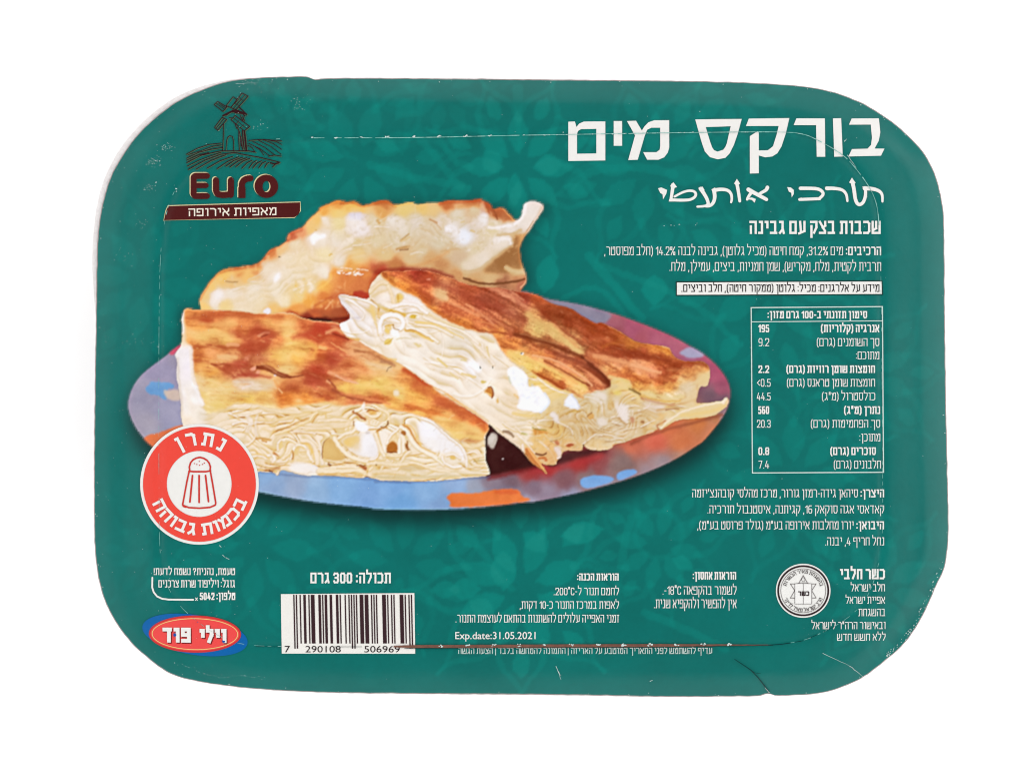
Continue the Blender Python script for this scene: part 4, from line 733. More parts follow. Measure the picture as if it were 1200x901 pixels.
    S('I', [250,325, 340,345, 430,340], 4, (232, 196, 130), .85, 1.3); S('I', [280,310, 360,322, 440,328], 2, (238, 210, 152), .8, 1.0); S('I', [260,195, 285,215], 2, (226, 176, 120), .7, .9); S('I', [620,330, 660,310, 715,312], 2.6, (186, 148, 88), .8, .9)
    S('I', [655,165, 700,200, 740,215], 3, (196, 130, 80), .7, 1.1); O('I', 850,215, 9, 7, 0, (230, 214, 188), .8, 2.6); O('I', 788,342, 4.4, 3.8, -40, (198, 148, 92), .95, .9); S('I', [765,350, 800,318], 1.2, (150, 104, 62), .7, .7); O('I', 868,390, 5, 4, 0, (230, 214, 190), .8, 1.8); Q('I', [985,275, 1030,250, 1060,275, 1055,330, 1075,375, 1040,370, 1010,330], (234, 220, 198), .85, 1.3)
    S('I', [1000,355, 1030,390, 1045,400], 1.4, (176, 136, 96), .8, .7); Q('I', [1068,350, 1090,345, 1100,385, 1075,390], (190, 140, 112), .8, .8); S('I', [690,385, 730,380, 770,395], 2, (190, 154, 104), .7, .9); S('I', [580,405, 700,400, 850,430], 2, (228, 204, 168), .6, 1.6); O('I', 1155,385, 2.4, 2, 0, (170, 120, 80), .8, .8)
    S('I', [1060,140, 1100,160, 1140,190], 2.6, (170, 122, 70), .75, .9); S('I', [960,170, 1010,140, 1060,150, 1130,220], 4, (232, 202, 140), .7, 1.6); O('I', 985,180, 4, 3, 0, (216, 186, 112), .7, 1.4); S('I', [930,190, 900,250, 910,300], 3, (198, 168, 130), .5, 2); S('I', [980,460, 970,490], 4, (226, 206, 180), .6, 1.6)
    Q('I', [385,430, 430,440, 490,455, 490,475, 430,470, 400,490], (200, 130, 62), .85, .9); S('I', [385,428, 410,440, 480,445], 1.6, (150, 130, 60), .7, .8); S('I', [400,500, 480,500, 560,490], 5, (206, 160, 108), .6, 1.8); S('I', [180,455, 230,460, 250,488], 3.4, (158, 128, 102), .85, .9); S('I', [310,465, 345,475], 2.4, (170, 160, 96), .7, .8); S('I', [350,480, 330,530, 380,540], 4, (244, 230, 198), .7, 1.4)
    Q('I', [530,520, 570,520, 575,545, 545,555], (186, 112, 82), .85, .8); Q('I', [615,545, 640,530, 680,535, 670,555, 635,568], (178, 92, 58), .9, .7); S('I', [612,545, 645,528, 685,535], 1.6, (232, 196, 156), .8, .8); S('I', [600,575, 660,580, 735,588], 3, (222, 172, 130), .7, 1.1); Q('I', [525,565, 565,555, 590,600, 570,645, 545,600], (232, 212, 196), .9, 1)
    S('I', [740,545, 745,590], 1.4, (90, 50, 38), .8, .7); S('I', [760,560, 820,580, 930,572, 950,545], 3, (232, 200, 156), .8, 1.2); S('I', [880,545, 930,545], 4, (228, 204, 164), .7, 1.4); S('I', [950,552, 1050,528, 1200,475], 1.8, (176, 100, 62), .7, .9); S('I', [650,600, 740,595], 1.2, (110, 60, 44), .6, .8)
    Q('I', [400,600, 440,590, 500,580, 545,600, 560,650, 555,690, 490,688, 440,650, 410,630], (206, 156, 114), .75, 1.4); S('I', [410,610, 450,620, 480,605], 2.2, (120, 70, 42), .8, .8); S('I', [430,640, 470,635, 480,655], 3, (196, 110, 60), .85, .9); S('I', [470,690, 555,692], 1.4, (90, 52, 40), .6, .8); S('I', [560,640, 588,630], 2, (235, 215, 200), .8, .8)
    Q('I', [320,575, 350,565, 385,600, 420,650, 460,690, 492,757, 440,720, 395,690, 350,640], (196, 118, 66), .95, .9); S('I', [355,575, 400,640, 450,700, 488,752], 2.2, (226, 160, 108), .85, .9); S('I', [330,600, 380,680, 470,735], 1.2, (150, 84, 50), .7, .7); S('I', [315,545, 318,585], 2, (240, 224, 205), .9, .7); S('I', [230,515, 290,560, 320,600], 3.6, (232, 206, 172), .9, 1.2)
    S('I', [400,500, 420,560, 470,580], 4, (222, 178, 126), .7, 1.8); rng = random.Random(44)
    for _ in range(330):
        x = rng.uniform(380, 1200); y = rng.uniform(230, 590)
        O('I', x, y, rng.uniform(.7, 2.8), rng.uniform(.6, 1.6), rng.uniform(0, 180), rng.choice([(236,220,196), (186,152,112), (226,204,172), (172,134,94)]), .28, .9)
    Q('I', [205,20, 225,0, 262,-8, 290,10, 330,40, 350,80, 345,130, 390,140, 430,130, 470,190, 500,235, 490,275, 440,320, 400,318, 350,305, 280,295, 275,270, 300,250, 290,200, 270,160, 230,110, 215,70], (254, 254, 254), 1, .9)
    rg = random.Random(91)
    for _ in range(46):
        x = rg.uniform(225, 480); y = 60+(x-225)*.75+rg.uniform(-55, 70)
        O('I', x, y, rg.uniform(.8, 2.6), rg.uniform(.6, 1.7), rg.uniform(0, 180), rg.choice([(226,234,238), (238,238,234), (230,226,216)]), .45, 1.0)
    S('I', [440,318, 490,275, 505,235, 470,185], 2.4, (226, 236, 242), .85, 1.2); S('I', [215,70, 232,115], 2, (206, 205, 170), .7, .8); S('I', [290,250, 300,200], 1.6, (240, 232, 225), .8, 1); S('I', [345,85, 350,130], 2, (236, 240, 244), .8, 1.2)
    Q('I', [600,255, 625,215, 660,190, 690,230, 718,280, 700,295, 640,290], (242, 244, 245), .95, .9); S('I', [660,195, 690,235, 715,280], 1.6, (206, 210, 218), .8, .8); S('I', [605,262, 660,275, 700,295], 2, (225, 232, 238), .7, .9); Q('I', [500,330, 530,305, 560,330, 580,390, 545,395, 520,360], (240, 232, 222), .8, 1.2)
    # right end
    S('J', [150,430, 230,450, 290,500], 4, (226, 194, 136), .7, 1.8); S('J', [285,515, 330,535, 360,555], 2.6, (140, 110, 62), .75, .9); S('J', [360,560, 450,592, 540,602, 640,598], 2, (200, 150, 86), .8, 1.0); S('J', [370,580, 440,600, 520,622, 600,625], 3, (176, 120, 92), .65, 1.2); Q('J', [370,590, 450,610, 560,640, 480,680, 400,660], (226, 202, 176), .75, 1.8)
    S('J', [480,665, 560,645, 640,620, 740,590], 2.4, (186, 138, 96), .7, 1.2); S('J', [540,660, 600,650, 630,655], 1.6, (150, 96, 60), .7, .9); Q('J', [190,640, 240,615, 270,660, 280,740, 250,750, 210,700], (236, 222, 204), .85, 1.4); Q('J', [290,710, 320,715, 315,755, 295,750], (186, 136, 108), .85, .8); O('J', 378,748, 2.4, 2, 0, (172, 124, 84), .8, .7); S('J', [370,660, 450,690, 520,700], 3, (206, 172, 132), .6, 1.6); S('J', [215,720, 250,760], 1.6, (176, 138, 96), .75, .8); O('J', 90,745, 6, 5, 0, (228, 212, 188), .75, 2)
    Q('J', [495,800, 530,745, 600,690, 680,650, 780,625, 880,612, 940,605, 950,575, 975,570, 985,600, 960,650, 900,690, 790,715, 700,720, 620,728, 560,768, 510,800], (226, 196, 146), .9, 1.0); S('J', [500,795, 560,735, 650,680, 760,640, 900,615, 945,600], 2.6, (242, 224, 186), .85, 1.1); S('J', [650,700, 780,690, 900,665, 960,630], 4, (222, 182, 122), .6, 1.6); S('J', [945,610, 960,580], 3.4, (240, 222, 190), .9, 1.0)
    S('J', [500,800, 485,790, 480,770, 540,740], 2, (160, 80, 50), .6, 1.0); S('J', [300,872, 400,845, 490,800], 2.2, (190, 100, 66), .8, 1.1); S('J', [510,800, 620,735, 780,728, 900,705], 1.6, (190, 110, 62), .6, 1.0); S('J', [500,690, 520,720, 510,760], 5, (206, 160, 112), .6, 1.8); S('J', [420,790, 480,730, 540,690], 3, (222, 180, 130), .6, 1.6)
    Q('J', [690,520, 760,440, 820,395, 855,400, 850,450, 838,498, 782,492, 770,560, 748,608, 700,620, 660,590, 700,560], (222, 190, 146), .75, 2.0); O('J', 810,430, 8, 6, -30, (226, 190, 140), .6, 2.4); S('J', [650,500, 700,460, 780,410], 4, (216, 176, 130), .5, 2); S('J', [760,490, 770,550, 745,600], 2, (196, 150, 112), .6, 1.2); O('J', 690,510, 9, 7, -30, (224, 200, 168), .6, 3)
    CLIP = np.ones_like(CLIP)

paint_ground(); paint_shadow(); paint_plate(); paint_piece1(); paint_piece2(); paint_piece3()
# fine print grain over the picture
_pm = mask(PLATE+[], .5); _pm = np.maximum.reduce([_pm, mask(PIECE1, .5), mask(PIECE2, .5), mask(PIECE3, .5)])
CAN += ((CAN-np.dstack([blur(CAN[..., i], 1.3) for i in range(3)]))*.6+(CAN-np.dstack([blur(CAN[..., i], 5) for i in range(3)]))*.08)*_pm[..., None]
_g = (vnoise(1.2, 60)*7+vnoise(2.2, 61)*4)*_pm
CAN += _g[..., None]*np.array((1.0, 1.0, .95), np.float32)
_gy = CAN.mean(2, keepdims=True); _pc = np.maximum.reduce([mask(PIECE1, .5), mask(PIECE2, .5), mask(PIECE3, .5)])[..., None]
_hi = np.clip((_gy-165)/60, 0, 1)*_pc                      # paler, less yellow dough; golden mid browns
_mid = np.clip((_gy-118)/26, 0, 1)*np.clip((196-_gy)/30, 0, 1)*_pc*np.clip((CAN[..., :1]-CAN[..., 2:]-50)/40, 0, 1)
CAN += _hi*np.array((4, 2, 13), np.float32)+_mid*np.array((19, 19, 11), np.float32)
CAN = CAN*(1-_pc)+_pc*np.where(CAN > 200, 209+(CAN-200)*.86, (CAN-158)*1.12+164)
_gd = CAN.mean(2, keepdims=True); _lo = _pc*np.clip((165-_gd)/50, 0, 1)*.09; CAN = CAN*(1-_lo)+(_gd+np.array((2, 2, 0), np.float32))*_lo
_pl = (_pm[..., None]-_pc).clip(0, 1); _gy = CAN.mean(2, keepdims=True)
CAN = CAN*(1-_pl)+_pl*(CAN*.88+_gy*.12+7+(vnoise(16, 640)*16+vnoise(7, 641)*10)[..., None]*np.array((1, .9, .7), np.float32))
CAN = np.clip(CAN, 0, 255)
# ---------------------------------------------------------------- outlines of the lid (print units)
OUT = [(290,91.6),(320,90.3),(345,89.6),(360,89.6),(367,92.8),(372,93.4),(378,91.8),(430,91.6),(500,92),(600,93),(700,94),(780,94.6),(840,95.6),(885,97),(920,99),(944.4,101),(973.7,106.4),
       (1000.6,115.4),(1025,127.6),(1049.4,144.7),(1071.4,164.2),(1088.5,185),(1100.7,214.3),(1106.3,243.6),(1107.5,275),(1107.8,364),(1109.5,486),(1111,547),(1112.3,600),(1112.5,625),(1111,643),(1108.8,664),
       (1099.5,683),(1091.3,701.6),(1083,720),(1071.5,739),(1060,755),(1041,771.5),(1013,793.7),(990,804),(969,811),(945,814),(920,814.6),(908,815.2),(903,812),(896,813.2),(890,815.6),(860,815.6),(771,816),(715,814.5),(615,813),(560,812.6),(460,812),(390,811),(330,809),
       (270,804),(225,797),(204,791),(189,783),(174,771),(156,756),(135,729),(120,698),(112.5,662),(110.4,620),(110.4,560),(111,470),(112.6,379.5),(113,330),(114,280),(118,246),(126.6,213),(140,186.5),(160,158),(186.5,133),(213,115),(236.4,105),(263,95.5)]
CREASE = [(363,161.7),(483,162),(600,159),(667,158),(817,155.5),(921.7,154.7),(943,157.5),(956.7,163.7),(976.7,174.7),(991.7,185),(1003,198),(1016.7,216),(1026,234),(1029.5,253),(1032,300),(1033.5,450),(1034.5,600),
          (1033,650),(1018,700),(992,726),(957,744),(940,750.5),(914.6,754.5),(900,755),(700,756.5),(487,757),(330,757.4),(280,755),(250,742),(217,716.6),(201,697),(190,670),(187,640),(186.3,560),(186.3,400),(187,330),(188,306),(190,276),(196.5,243),(206,220),(232,190),(280,170),(320,163)]
FLANGE = [(330,88.5),(300,86.6),(276,87.5),(246,93),(216,103),(183,123),(153,152),(133,179),(118,209),(110,239),(105.2,280),(104.6,313),(107,350),(110.4,380)]

def resample(p, step, closed=True):
    p = np.asarray(p, float)
    if closed: p = np.vstack([p, p[:1]])
    L = np.r_[0, np.cumsum(np.hypot(*np.diff(p, axis=0).T))]
    n = max(2, int(L[-1]/step))
    t = np.linspace(0, L[-1], n, endpoint=not closed)
    return np.stack([np.interp(t, L, p[:, 0]), np.interp(t, L, p[:, 1])], 1)

OUTS = resample(chaikin(OUT, 2), 3)
_r = np.random.RandomState(3)
_j = np.convolve(np.r_[_r.randn(len(OUTS)), np.zeros(4)], [.3, .5, .3], 'same')[:len(OUTS)]*.38
_t = np.roll(OUTS, -1, 0)-np.roll(OUTS, 1, 0); _t /= np.hypot(*_t.T)[:, None]
OUTS = OUTS+np.stack([-_t[:, 1], _t[:, 0]], 1)*_j[:, None]*.55
CREASES = resample(chaikin(CREASE, 2), 5)

def dist_to(poly, px, py):
    best = np.full(px.shape, 1e9)
    q = np.roll(poly, -1, 0)
    for a, b in zip(poly, q):
        d = b-a; u = np.clip(((px-a[0])*d[0]+(py-a[1])*d[1])/max(d@d, 1e-9), 0, 1)
        best = np.minimum(best, (px-a[0]-u*d[0])**2+(py-a[1]-u*d[1])**2)
    return np.sqrt(best)

# height of the lid skin on a 4-unit grid: flat inside the crease, sinking over the flange, rolling down at its edge
GS = 4
gy, gx = np.mgrid[0:CH+GS:GS, 0:CW+GS:GS].astype(float)
_de = dist_to(resample(chaikin(OUT, 2), 10), gx, gy); _in = inside(OUTS, gx, gy); _de = np.where(_in, _de, -_de)
_dc = dist_to(resample(CREASE, 14), gx, gy); _ic = inside(np.asarray(CREASE), gx, gy)
_ring = np.where(_ic, 0, np.clip(_dc/55, 0, 1)); _ring = _ring*_ring*(3-2*_ring)
_roll = np.clip(1-_de/30, 0, 1.3)**2*np.clip(.40+.6*((gx-250)/700+(420-gy)/600), .30, 1)
_rip = (vnoise(34, 90, gx.shape[1], gx.shape[0])*.9+vnoise(14, 91, gx.shape[1], gx.shape[0])*.35+vnoise(7, 92, gx.shape[1], gx.shape[0])*.12)
HG = LID-.0006*_ring-.0020*_roll+.00022*_rip*np.clip((_de+20)/60, .2, 1)-.00012*np.exp(-(_dc/4.0)**2)

def height(p):
    p = np.asarray(p, float)
    x = np.clip(p[:, 0]/GS, 0, HG.shape[1]-1.001); y = np.clip(p[:, 1]/GS, 0, HG.shape[0]-1.001)
    i = x.astype(int); j = y.astype(int); fx = x-i; fy = y-j
    return (HG[j, i]*(1-fx)+HG[j, i+1]*fx)*(1-fy)+(HG[j+1, i]*(1-fx)+HG[j+1, i+1]*fx)*fy

def world(p, layer=0.0):
    p = np.asarray(p, float).reshape(-1, 2)
    return np.stack([(p[:, 0]-600)*U, (450.5-p[:, 1])*U, height(p)+layer*.00004], 1)

def part(name, verts, faces, m, parent, smooth=False):
    me = bpy.data.meshes.new(name); me.from_pydata([tuple(v) for v in verts], [], [tuple(int(i) for i in f) for f in faces])
    me.materials.append(m); me.update()
    if smooth: me.polygons.foreach_set('use_smooth', [True]*len(me.polygons))
    o = bpy.data.objects.new(name, me); COL.objects.link(o)
    if parent is not None: o.parent = parent
    return o

# ---- sheets cut from the printed picture
LINC = np.clip((lin(CAN)-VEIL)/ILL, .0005, .9).astype(np.float32)

def sheet(name, poly, step, m, parent, layer):
    """a skin over the region inside poly, carrying the ink colours of the print"""
    poly = np.asarray(poly, float)
    x0, y0 = np.floor(poly.min(0)/step)*step-step; x1, y1 = poly.max(0)+2*step
    nx = int((x1-x0)/step)+1; ny = int((y1-y0)/step)+1
    X, Y = np.meshgrid(x0+np.arange(nx)*step, y0+np.arange(ny)*step)
    cin = inside(poly, X[:-1, :-1]+step/2, Y[:-1, :-1]+step/2)
    jj, ii = np.where(cin)
    a = jj*nx+ii
    F = np.stack([a+nx, a+nx+1, a+1, a], 1)
    used, inv = np.unique(F, return_inverse=True); F = inv.reshape(F.shape)
    P = np.stack([X.ravel()[used], Y.ravel()[used]], 1)
    cnt = np.zeros(len(P), int); np.add.at(cnt, F.ravel(), 1)
    bnd = np.where(cnt < 4)[0]
    segs = resample(poly, min(1.5, step)); best = np.full(len(bnd), 1e9); idx = np.zeros(len(bnd), int)
    for k in range(0, len(segs), 200):
        d = (P[bnd, None, 0]-segs[None, k:k+200, 0])**2+(P[bnd, None, 1]-segs[None, k:k+200, 1])**2
        mi = d.argmin(1); mv = d[np.arange(len(bnd)), mi]; up = mv < best
        best[up] = mv[up]; idx[up] = mi[up]+k
    ok = best < (step*1.3)**2
    P[bnd[ok]] = segs[idx[ok]]
    o = part(name, world(P, layer), F, m, parent, True)
    xi = np.clip(P[:, 0]-.5, 0, CW-1.001); yi = np.clip(P[:, 1]-.5, 0, CH-1.001); i = xi.astype(int); j = yi.astype(int)
    fx = (xi-i)[:, None]; fy = (yi-j)[:, None]
    c = (LINC[j, i]*(1-fx)+LINC[j, i+1]*fx)*(1-fy)+(LINC[j+1, i]*(1-fx)+LINC[j+1, i+1]*fx)*fy
    at = o.data.color_attributes.new('ink', 'FLOAT_COLOR', 'POINT')
    at.data.foreach_set('color', np.hstack([c, np.ones((len(c), 1))]).astype(np.float32).ravel())
    return o, P, F

# ---- flat shapes printed on top
def union(polys, grid=None):
    """overlapping outlines -> one flat triangulated area"""
    V = []; F = []
    for p in polys:
        p = [tuple(map(float, q)) for q in p]
        ar = sum(p[i][0]*p[(i+1) % len(p)][1]-p[(i+1) % len(p)][0]*p[i][1] for i in range(len(p)))
        if abs(ar) < 1e-6: continue
        if grid: p = [(a[0]+(b[0]-a[0])*k/n, a[1]+(b[1]-a[1])*k/n) for a, b in zip(p, p[1:]+p[:1]) for n in [max(1, int(math.hypot(b[0]-a[0], b[1]-a[1])/grid))] for k in range(n)]
        if ar < 0: p = p[::-1]
        F.append(list(range(len(V), len(V)+len(p)))); V += p
    if grid:
        A = np.asarray(V); g = np.mgrid[A[:, 0].min()+grid/2:A[:, 0].max():grid, A[:, 1].min()+grid/2:A[:, 1].max():grid].reshape(2, -1).T
        V = V+[tuple(map(float, q)) for q in g]
    r = delaunay_2d_cdt([Vector(v) for v in V], [], F, 0, 1e-4)
    vs = np.array([(v.x, v.y) for v in r[0]]); fs = [list(f)[::-1] for f, src in zip(r[2], r[5]) if src]
    used = sorted({i for f in fs for i in f}); mp = {k: i for i, k in enumerate(used)}
    vs = vs[used]; fs = [[mp[i] for i in f] for f in fs]
    return vs, fs

def seg_polys(pts, w, closed=False, cap=True, w1=None):
    """outline boxes of a pen line of width w with square (cap) or round joints"""
    pts = [np.asarray(p, float) for p in pts]
    if closed: pts = pts+[pts[0]]
    out = []; n = len(pts)-1
    for i in range(n):
        a, b = pts[i], pts[i+1]; d = b-a; l = math.hypot(*d)
        if l < 1e-6: continue
        d = d/l; nn = np.array((-d[1], d[0]))
        wa = w if w1 is None else w+(w1-w)*i/n; wb = w if w1 is None else w+(w1-w)*(i+1)/n
        ea = d*wa/2*(.98 if cap else 0); eb = d*wb/2*(.98 if cap else 0)
        out.append([a-ea-nn*wa/2, b+eb-nn*wb/2, b+eb+nn*wb/2, a-ea+nn*wa/2])
    if not cap:
        for i, p in enumerate(pts):
            ww = w if w1 is None else w+(w1-w)*i/n
            out.append([p+ww/2*np.array((math.cos(t), math.sin(t))) for t in np.arange(8)*math.tau/8+.013*i])
    return out

def ring(outer, inner):
    n = len(outer); return [[outer[i], outer[(i+1) % n], inner[(i+1) % n], inner[i]] for i in range(n)]
def ell(cx, cy, rx, ry, rot=0, n=72):
    c, s = math.cos(math.radians(rot)), math.sin(math.radians(rot))
    return [(cx+rx*math.cos(t)*c-ry*math.sin(t)*s, cy+rx*math.cos(t)*s+ry*math.sin(t)*c) for t in np.arange(n)*math.tau/n]
def print_shape(name, polys, m, parent, layer, grid=None):
    v, f = union(polys, grid)
    return part(name, world(v, layer), f, m, parent)

# ---------------------------------------------------------------- condensed Hebrew pen alphabet: (width, pen lines) in a unit box, y up
G = {
 'א': (.52, [[(0,1),(1,0)], [(1,1),(.97,.66),(.68,.44)], [(.04,0),(.06,.36),(.34,.6)]]),
 'ב': (.50, [[(.04,1),(.8,1),(.8,0)], [(0,0),(1,0)]]),
 'ג': (.38, [[(.1,1),(.72,1),(.72,.42),(1,0)], [(.72,.34),(.05,.0)]]),
 'ד': (.48, [[(0,1),(1,1)], [(.8,1),(.8,0)]]),
 'ה': (.50, [[(0,1),(1,1),(1,0)], [(.08,.6),(.08,0)]]),
 'ו': (.20, [[(.1,1),(1,1),(1,0)]]),
 'ז': (.30, [[(0,1),(1,1)], [(.55,1),(.5,0)]]),
 'ח': (.50, [[(.04,0),(.04,1),(1,1),(1,0)]]),
 'ט': (.52, [[(0,1),(0,0),(1,0),(1,1),(.5,1),(.5,.72)]]),
 'י': (.18, [[(.1,1),(1,1),(1,.5)]]),
 'כ': (.46, [[(0,1),(.72,1),(1,.84),(1,.16),(.72,0),(0,0)]]),
 'ך': (.46, [[(0,1),(1,1),(1,-.34)]]),
 'ל': (.44, [[(0,1.36),(0,1),(1,1),(1,.6),(.4,0)]]),
 'מ': (.54, [[(0,1),(.3,.66),(.06,0)], [(.3,.66),(.5,1),(1,1),(1,0),(.5,0)]]),
 'ם': (.50, [[(0,0),(0,1),(1,1),(1,0),(0,0)]]),
 'נ': (.26, [[(.25,1),(1,1),(1,0),(0,0)]]),
 'ן': (.20, [[(.1,1),(1,1),(1,-.34)]]),
 'ס': (.52, [[(0,1),(1,1),(1,.22),(.78,0),(.32,0),(.1,.22),(.1,1)]]),
 'ע': (.50, [[(1,1),(1,.16),(0,-.04)], [(.18,1),(.34,.06)]]),
 'פ': (.50, [[(.42,.52),(0,.52),(0,1),(1,1),(1,0),(0,0)]]),
 'ף': (.50, [[(.42,.52),(0,.52),(0,1),(1,1),(1,-.34)]]),
 'צ': (.50, [[(0,1),(.96,.16),(.96,0),(0,0)], [(1,1),(1,.66),(.56,.46)]]),
 'ץ': (.48, [[(0,1),(.4,.5),(.4,-.34)], [(1,1),(1,.72),(.4,.46)]]),
 'ק': (.50, [[(0,1),(1,1),(1,.5),(.55,.02)], [(.06,.62),(.06,-.36)]]),
 'ר': (.46, [[(0,1),(.7,1),(1,.84),(1,0)]]),
 'ש': (.66, [[(0,1),(0,0),(1,0),(1,1)], [(.5,1),(.5,.42),(.06,.24)]]),
 'ת': (.54, [[(0,0),(.2,0),(.2,1)], [(.04,1),(1,1),(1,0)]]),
 '0': (.44, [[(0,.16),(0,.84),(.2,1),(.8,1),(1,.84),(1,.16),(.8,0),(.2,0),(0,.16)]]),
 '1': (.24, [[(.0,.8),(1,1),(1,0)]]),
 '2': (.44, [[(0,.78),(.05,1),(.9,1),(1,.84),(1,.6),(0,0),(1,0)]]),
 '3': (.44, [[(0,.86),(.15,1),(.85,1),(1,.84),(1,.66),(.8,.52),(1,.38),(1,.16),(.85,0),(.15,0),(0,.14)], [(.35,.52),(.8,.52)]]),
 '4': (.48, [[(.45,1),(0,.24),(1,.24)], [(.74,.56),(.74,0)]]),
 '5': (.44, [[(.95,1),(.08,1),(.02,.56),(.8,.58),(1,.44),(1,.14),(.82,0),(.15,0),(0,.12)]]),
 '6': (.44, [[(.9,1),(.2,1),(0,.84),(0,.16),(.2,0),(.8,0),(1,.16),(1,.46),(.8,.56),(0,.56)]]),
 '7': (.42, [[(0,1),(1,1),(.35,0)]]),
 '8': (.44, [[(.16,.53),(0,.66),(0,.86),(.18,1),(.82,1),(1,.86),(1,.66),(.84,.53),(1,.4),(1,.14),(.82,0),(.18,0),(0,.14),(0,.4),(.16,.53),(.84,.53)]]),
 '9': (.44, [[(.1,0),(.8,0),(1,.16),(1,.84),(.8,1),(.2,1),(0,.84),(0,.56),(.2,.44),(1,.44)]]),
 '.': (.02, [[(.5,0),(.5,.02)]]), ',': (.06, [[(.8,.03),(.3,-.18)]]), ':': (.02, [[(.5,.12),(.5,.14)], [(.5,.70),(.5,.72)]]),
 '-': (.20, [[(0,.45),(1,.45)]]), '(': (.16, [[(1,1.1),(.1,.8),(.1,.1),(1,-.2)]]), ')': (.16, [[(0,1.1),(.9,.8),(.9,.1),(0,-.2)]]),
 '%': (.62, [[(.95,1),(.1,0)], [(0,.65),(0,1),(.3,1),(.3,.65),(0,.65)], [(.7,.0),(.7,.35),(1,.35),(1,0),(.7,0)]]), '<': (.34, [[(1,.85),(0,.5),(1,.15)]]),
 '!': (.02, [[(.5,1),(.5,.34)], [(.5,0),(.5,.02)]]), '?': (.40, [[(0,.82),(.1,1),(1,1),(1,.66),(.5,.5),(.5,.3)], [(.5,0),(.5,.02)]]),
 '"': (.18, [[(.1,1.1),(.1,.78)], [(.9,1.1),(.9,.78)]]), "'": (.04, [[(.5,1.1),(.3,.78)]]), '|': (.02, [[(.5,1.15),(.5,-.25)]]), '*': (.22, [[(0,.35),(1,.05)], [(0,.05),(1,.35)], [(.5,.45),(.5,-.05)]]),
 '°': (.16, [[(0,.9),(0,1.15),(1,1.15),(1,.9),(0,.9)]]), 'C': (.44, [[(1,.8),(1,.92),(.84,1),(.2,1),(0,.84),(0,.16),(.2,0),(.84,0),(1,.08),(1,.2)]]),
 '/': (.3, [[(.2,-.1),(.9,1.1)]]),
}
GC = {}
def glyph(ch, w, h, sw):
    k = (ch, round(w, 1), round(h, 1), round(sw, 2))
    if k not in GC:
        P = []
        for ln in G[ch][1]:
            q = [(sw/2+x*max(w-sw, 0), -(sw/2+y*(h-sw))) for x, y in ln]
            P += seg_polys(q, sw)
        GC[k] = union(P)
    return GC[k]

def line(text, xr, xl, yt, yb, sw, bold=None, slope=0.0, center=False):
    """set a right-to-left line between xl and xr; {..} runs left to right, *..* is bold"""
    h = yb-yt; bold = bold or sw*1.55
    seq = []; b = False
    for tok in re.split(r'(\{[^}]*\}|\*)', text):
        if tok == '*': b = not b; continue
        rtl = not tok.startswith('{')
        s = tok if rtl else tok[1:-1][::-1]
        for c in s:
            if rtl: c = {'(': ')', ')': '('}.get(c, c)
            seq.append((c, bold if b else sw))
    sp = .125; adv = []
    for c, w in seq: adv.append((.30, 0) if c == ' ' else (G[c][0]+sp, w))
    fix = sum(w for a, w in adv); var = sum(a for a, w in adv)*h
    k = (xr-xl-fix)/var
    x = xr; V = []; F = []; n = 0
    for (c, w), (a, ww) in zip(seq, adv):
        if c != ' ':
            gw = G[c][0]*h*k+w
            v, f = glyph(c, gw, h, w)
            v = v+np.array((x-gw-sp*h*k*.0, yb)); v[:, 1] += slope*(v[:, 0]-xr)
            V.append(v); F += [[i+n for i in t] for t in f]; n += len(v)
        x -= a*h*k+ww
    return np.vstack(V), F

def merge(chunks):
    V = []; F = []; n = 0
    for v, f in chunks: V.append(v); F += [[i+n for i in t] for t in f]; n += len(v)
    return np.vstack(V), F

def print_text(name, chunks, m, parent, layer=4):
    v, f = merge(chunks) if isinstance(chunks, list) else chunks
    return part(name, world(v, layer), f, m, parent)

def vtext(s, x0, x1, yt, yb, off=0.0, fit=True):
    """Latin or Hebrew glyphs of the built-in typeface fitted into a box (string in visual order)"""
    cu = bpy.data.curves.new('t', 'FONT'); cu.body = s; cu.size = 1; cu.offset = off; cu.resolution_u = 4
    o = bpy.data.objects.new('t', cu); COL.objects.link(o)
    dg = bpy.context.evaluated_depsgraph_get(); me = bpy.data.meshes.new_from_object(o.evaluated_get(dg))
    v = np.empty(len(me.vertices)*3, np.float32); me.vertices.foreach_get('co', v); v = v.reshape(-1, 3)[:, :2].astype(float)
    f = [list(p.vertices) for p in me.polygons]
    bpy.data.objects.remove(o); bpy.data.curves.remove(cu); bpy.data.meshes.remove(me)
    a, b = v.min(0), v.max(0)
    if fit: v = np.stack([x0+(v[:, 0]-a[0])/(b[0]-a[0])*(x1-x0), yb-(v[:, 1]-a[1])/(b[1]-a[1])*(yb-yt)], 1)
    return v, f

# ---------------------------------------------------------------- the setting: a white sweep under the pack
m, nt, b, N, L = nodes('white_paper')
b.inputs['Base Color'].default_value = (.9, .9, .9, 1); b.inputs['Roughness'].default_value = .8; b.inputs['Specular IOR Level'].default_value = .2
tc = N.new('ShaderNodeTexCoord'); nz = N.new('ShaderNodeTexNoise'); nz.inputs['Scale'].default_value = 300; bp = N.new('ShaderNodeBump'); bp.inputs['Strength'].default_value = .05; bp.inputs['Distance'].default_value = .0005
L.new(tc.outputs['Object'], nz.inputs['Vector']); L.new(nz.outputs['Fac'], bp.inputs['Height']); L.new(bp.outputs['Normal'], b.inputs['Normal'])
tab = part('table', [(-1.5, -1.5, 0), (1.5, -1.5, 0), (1.5, 1.5, 0), (-1.5, 1.5, 0)], [(0, 1, 2, 3)], m, None); tab['kind'] = 'structure'

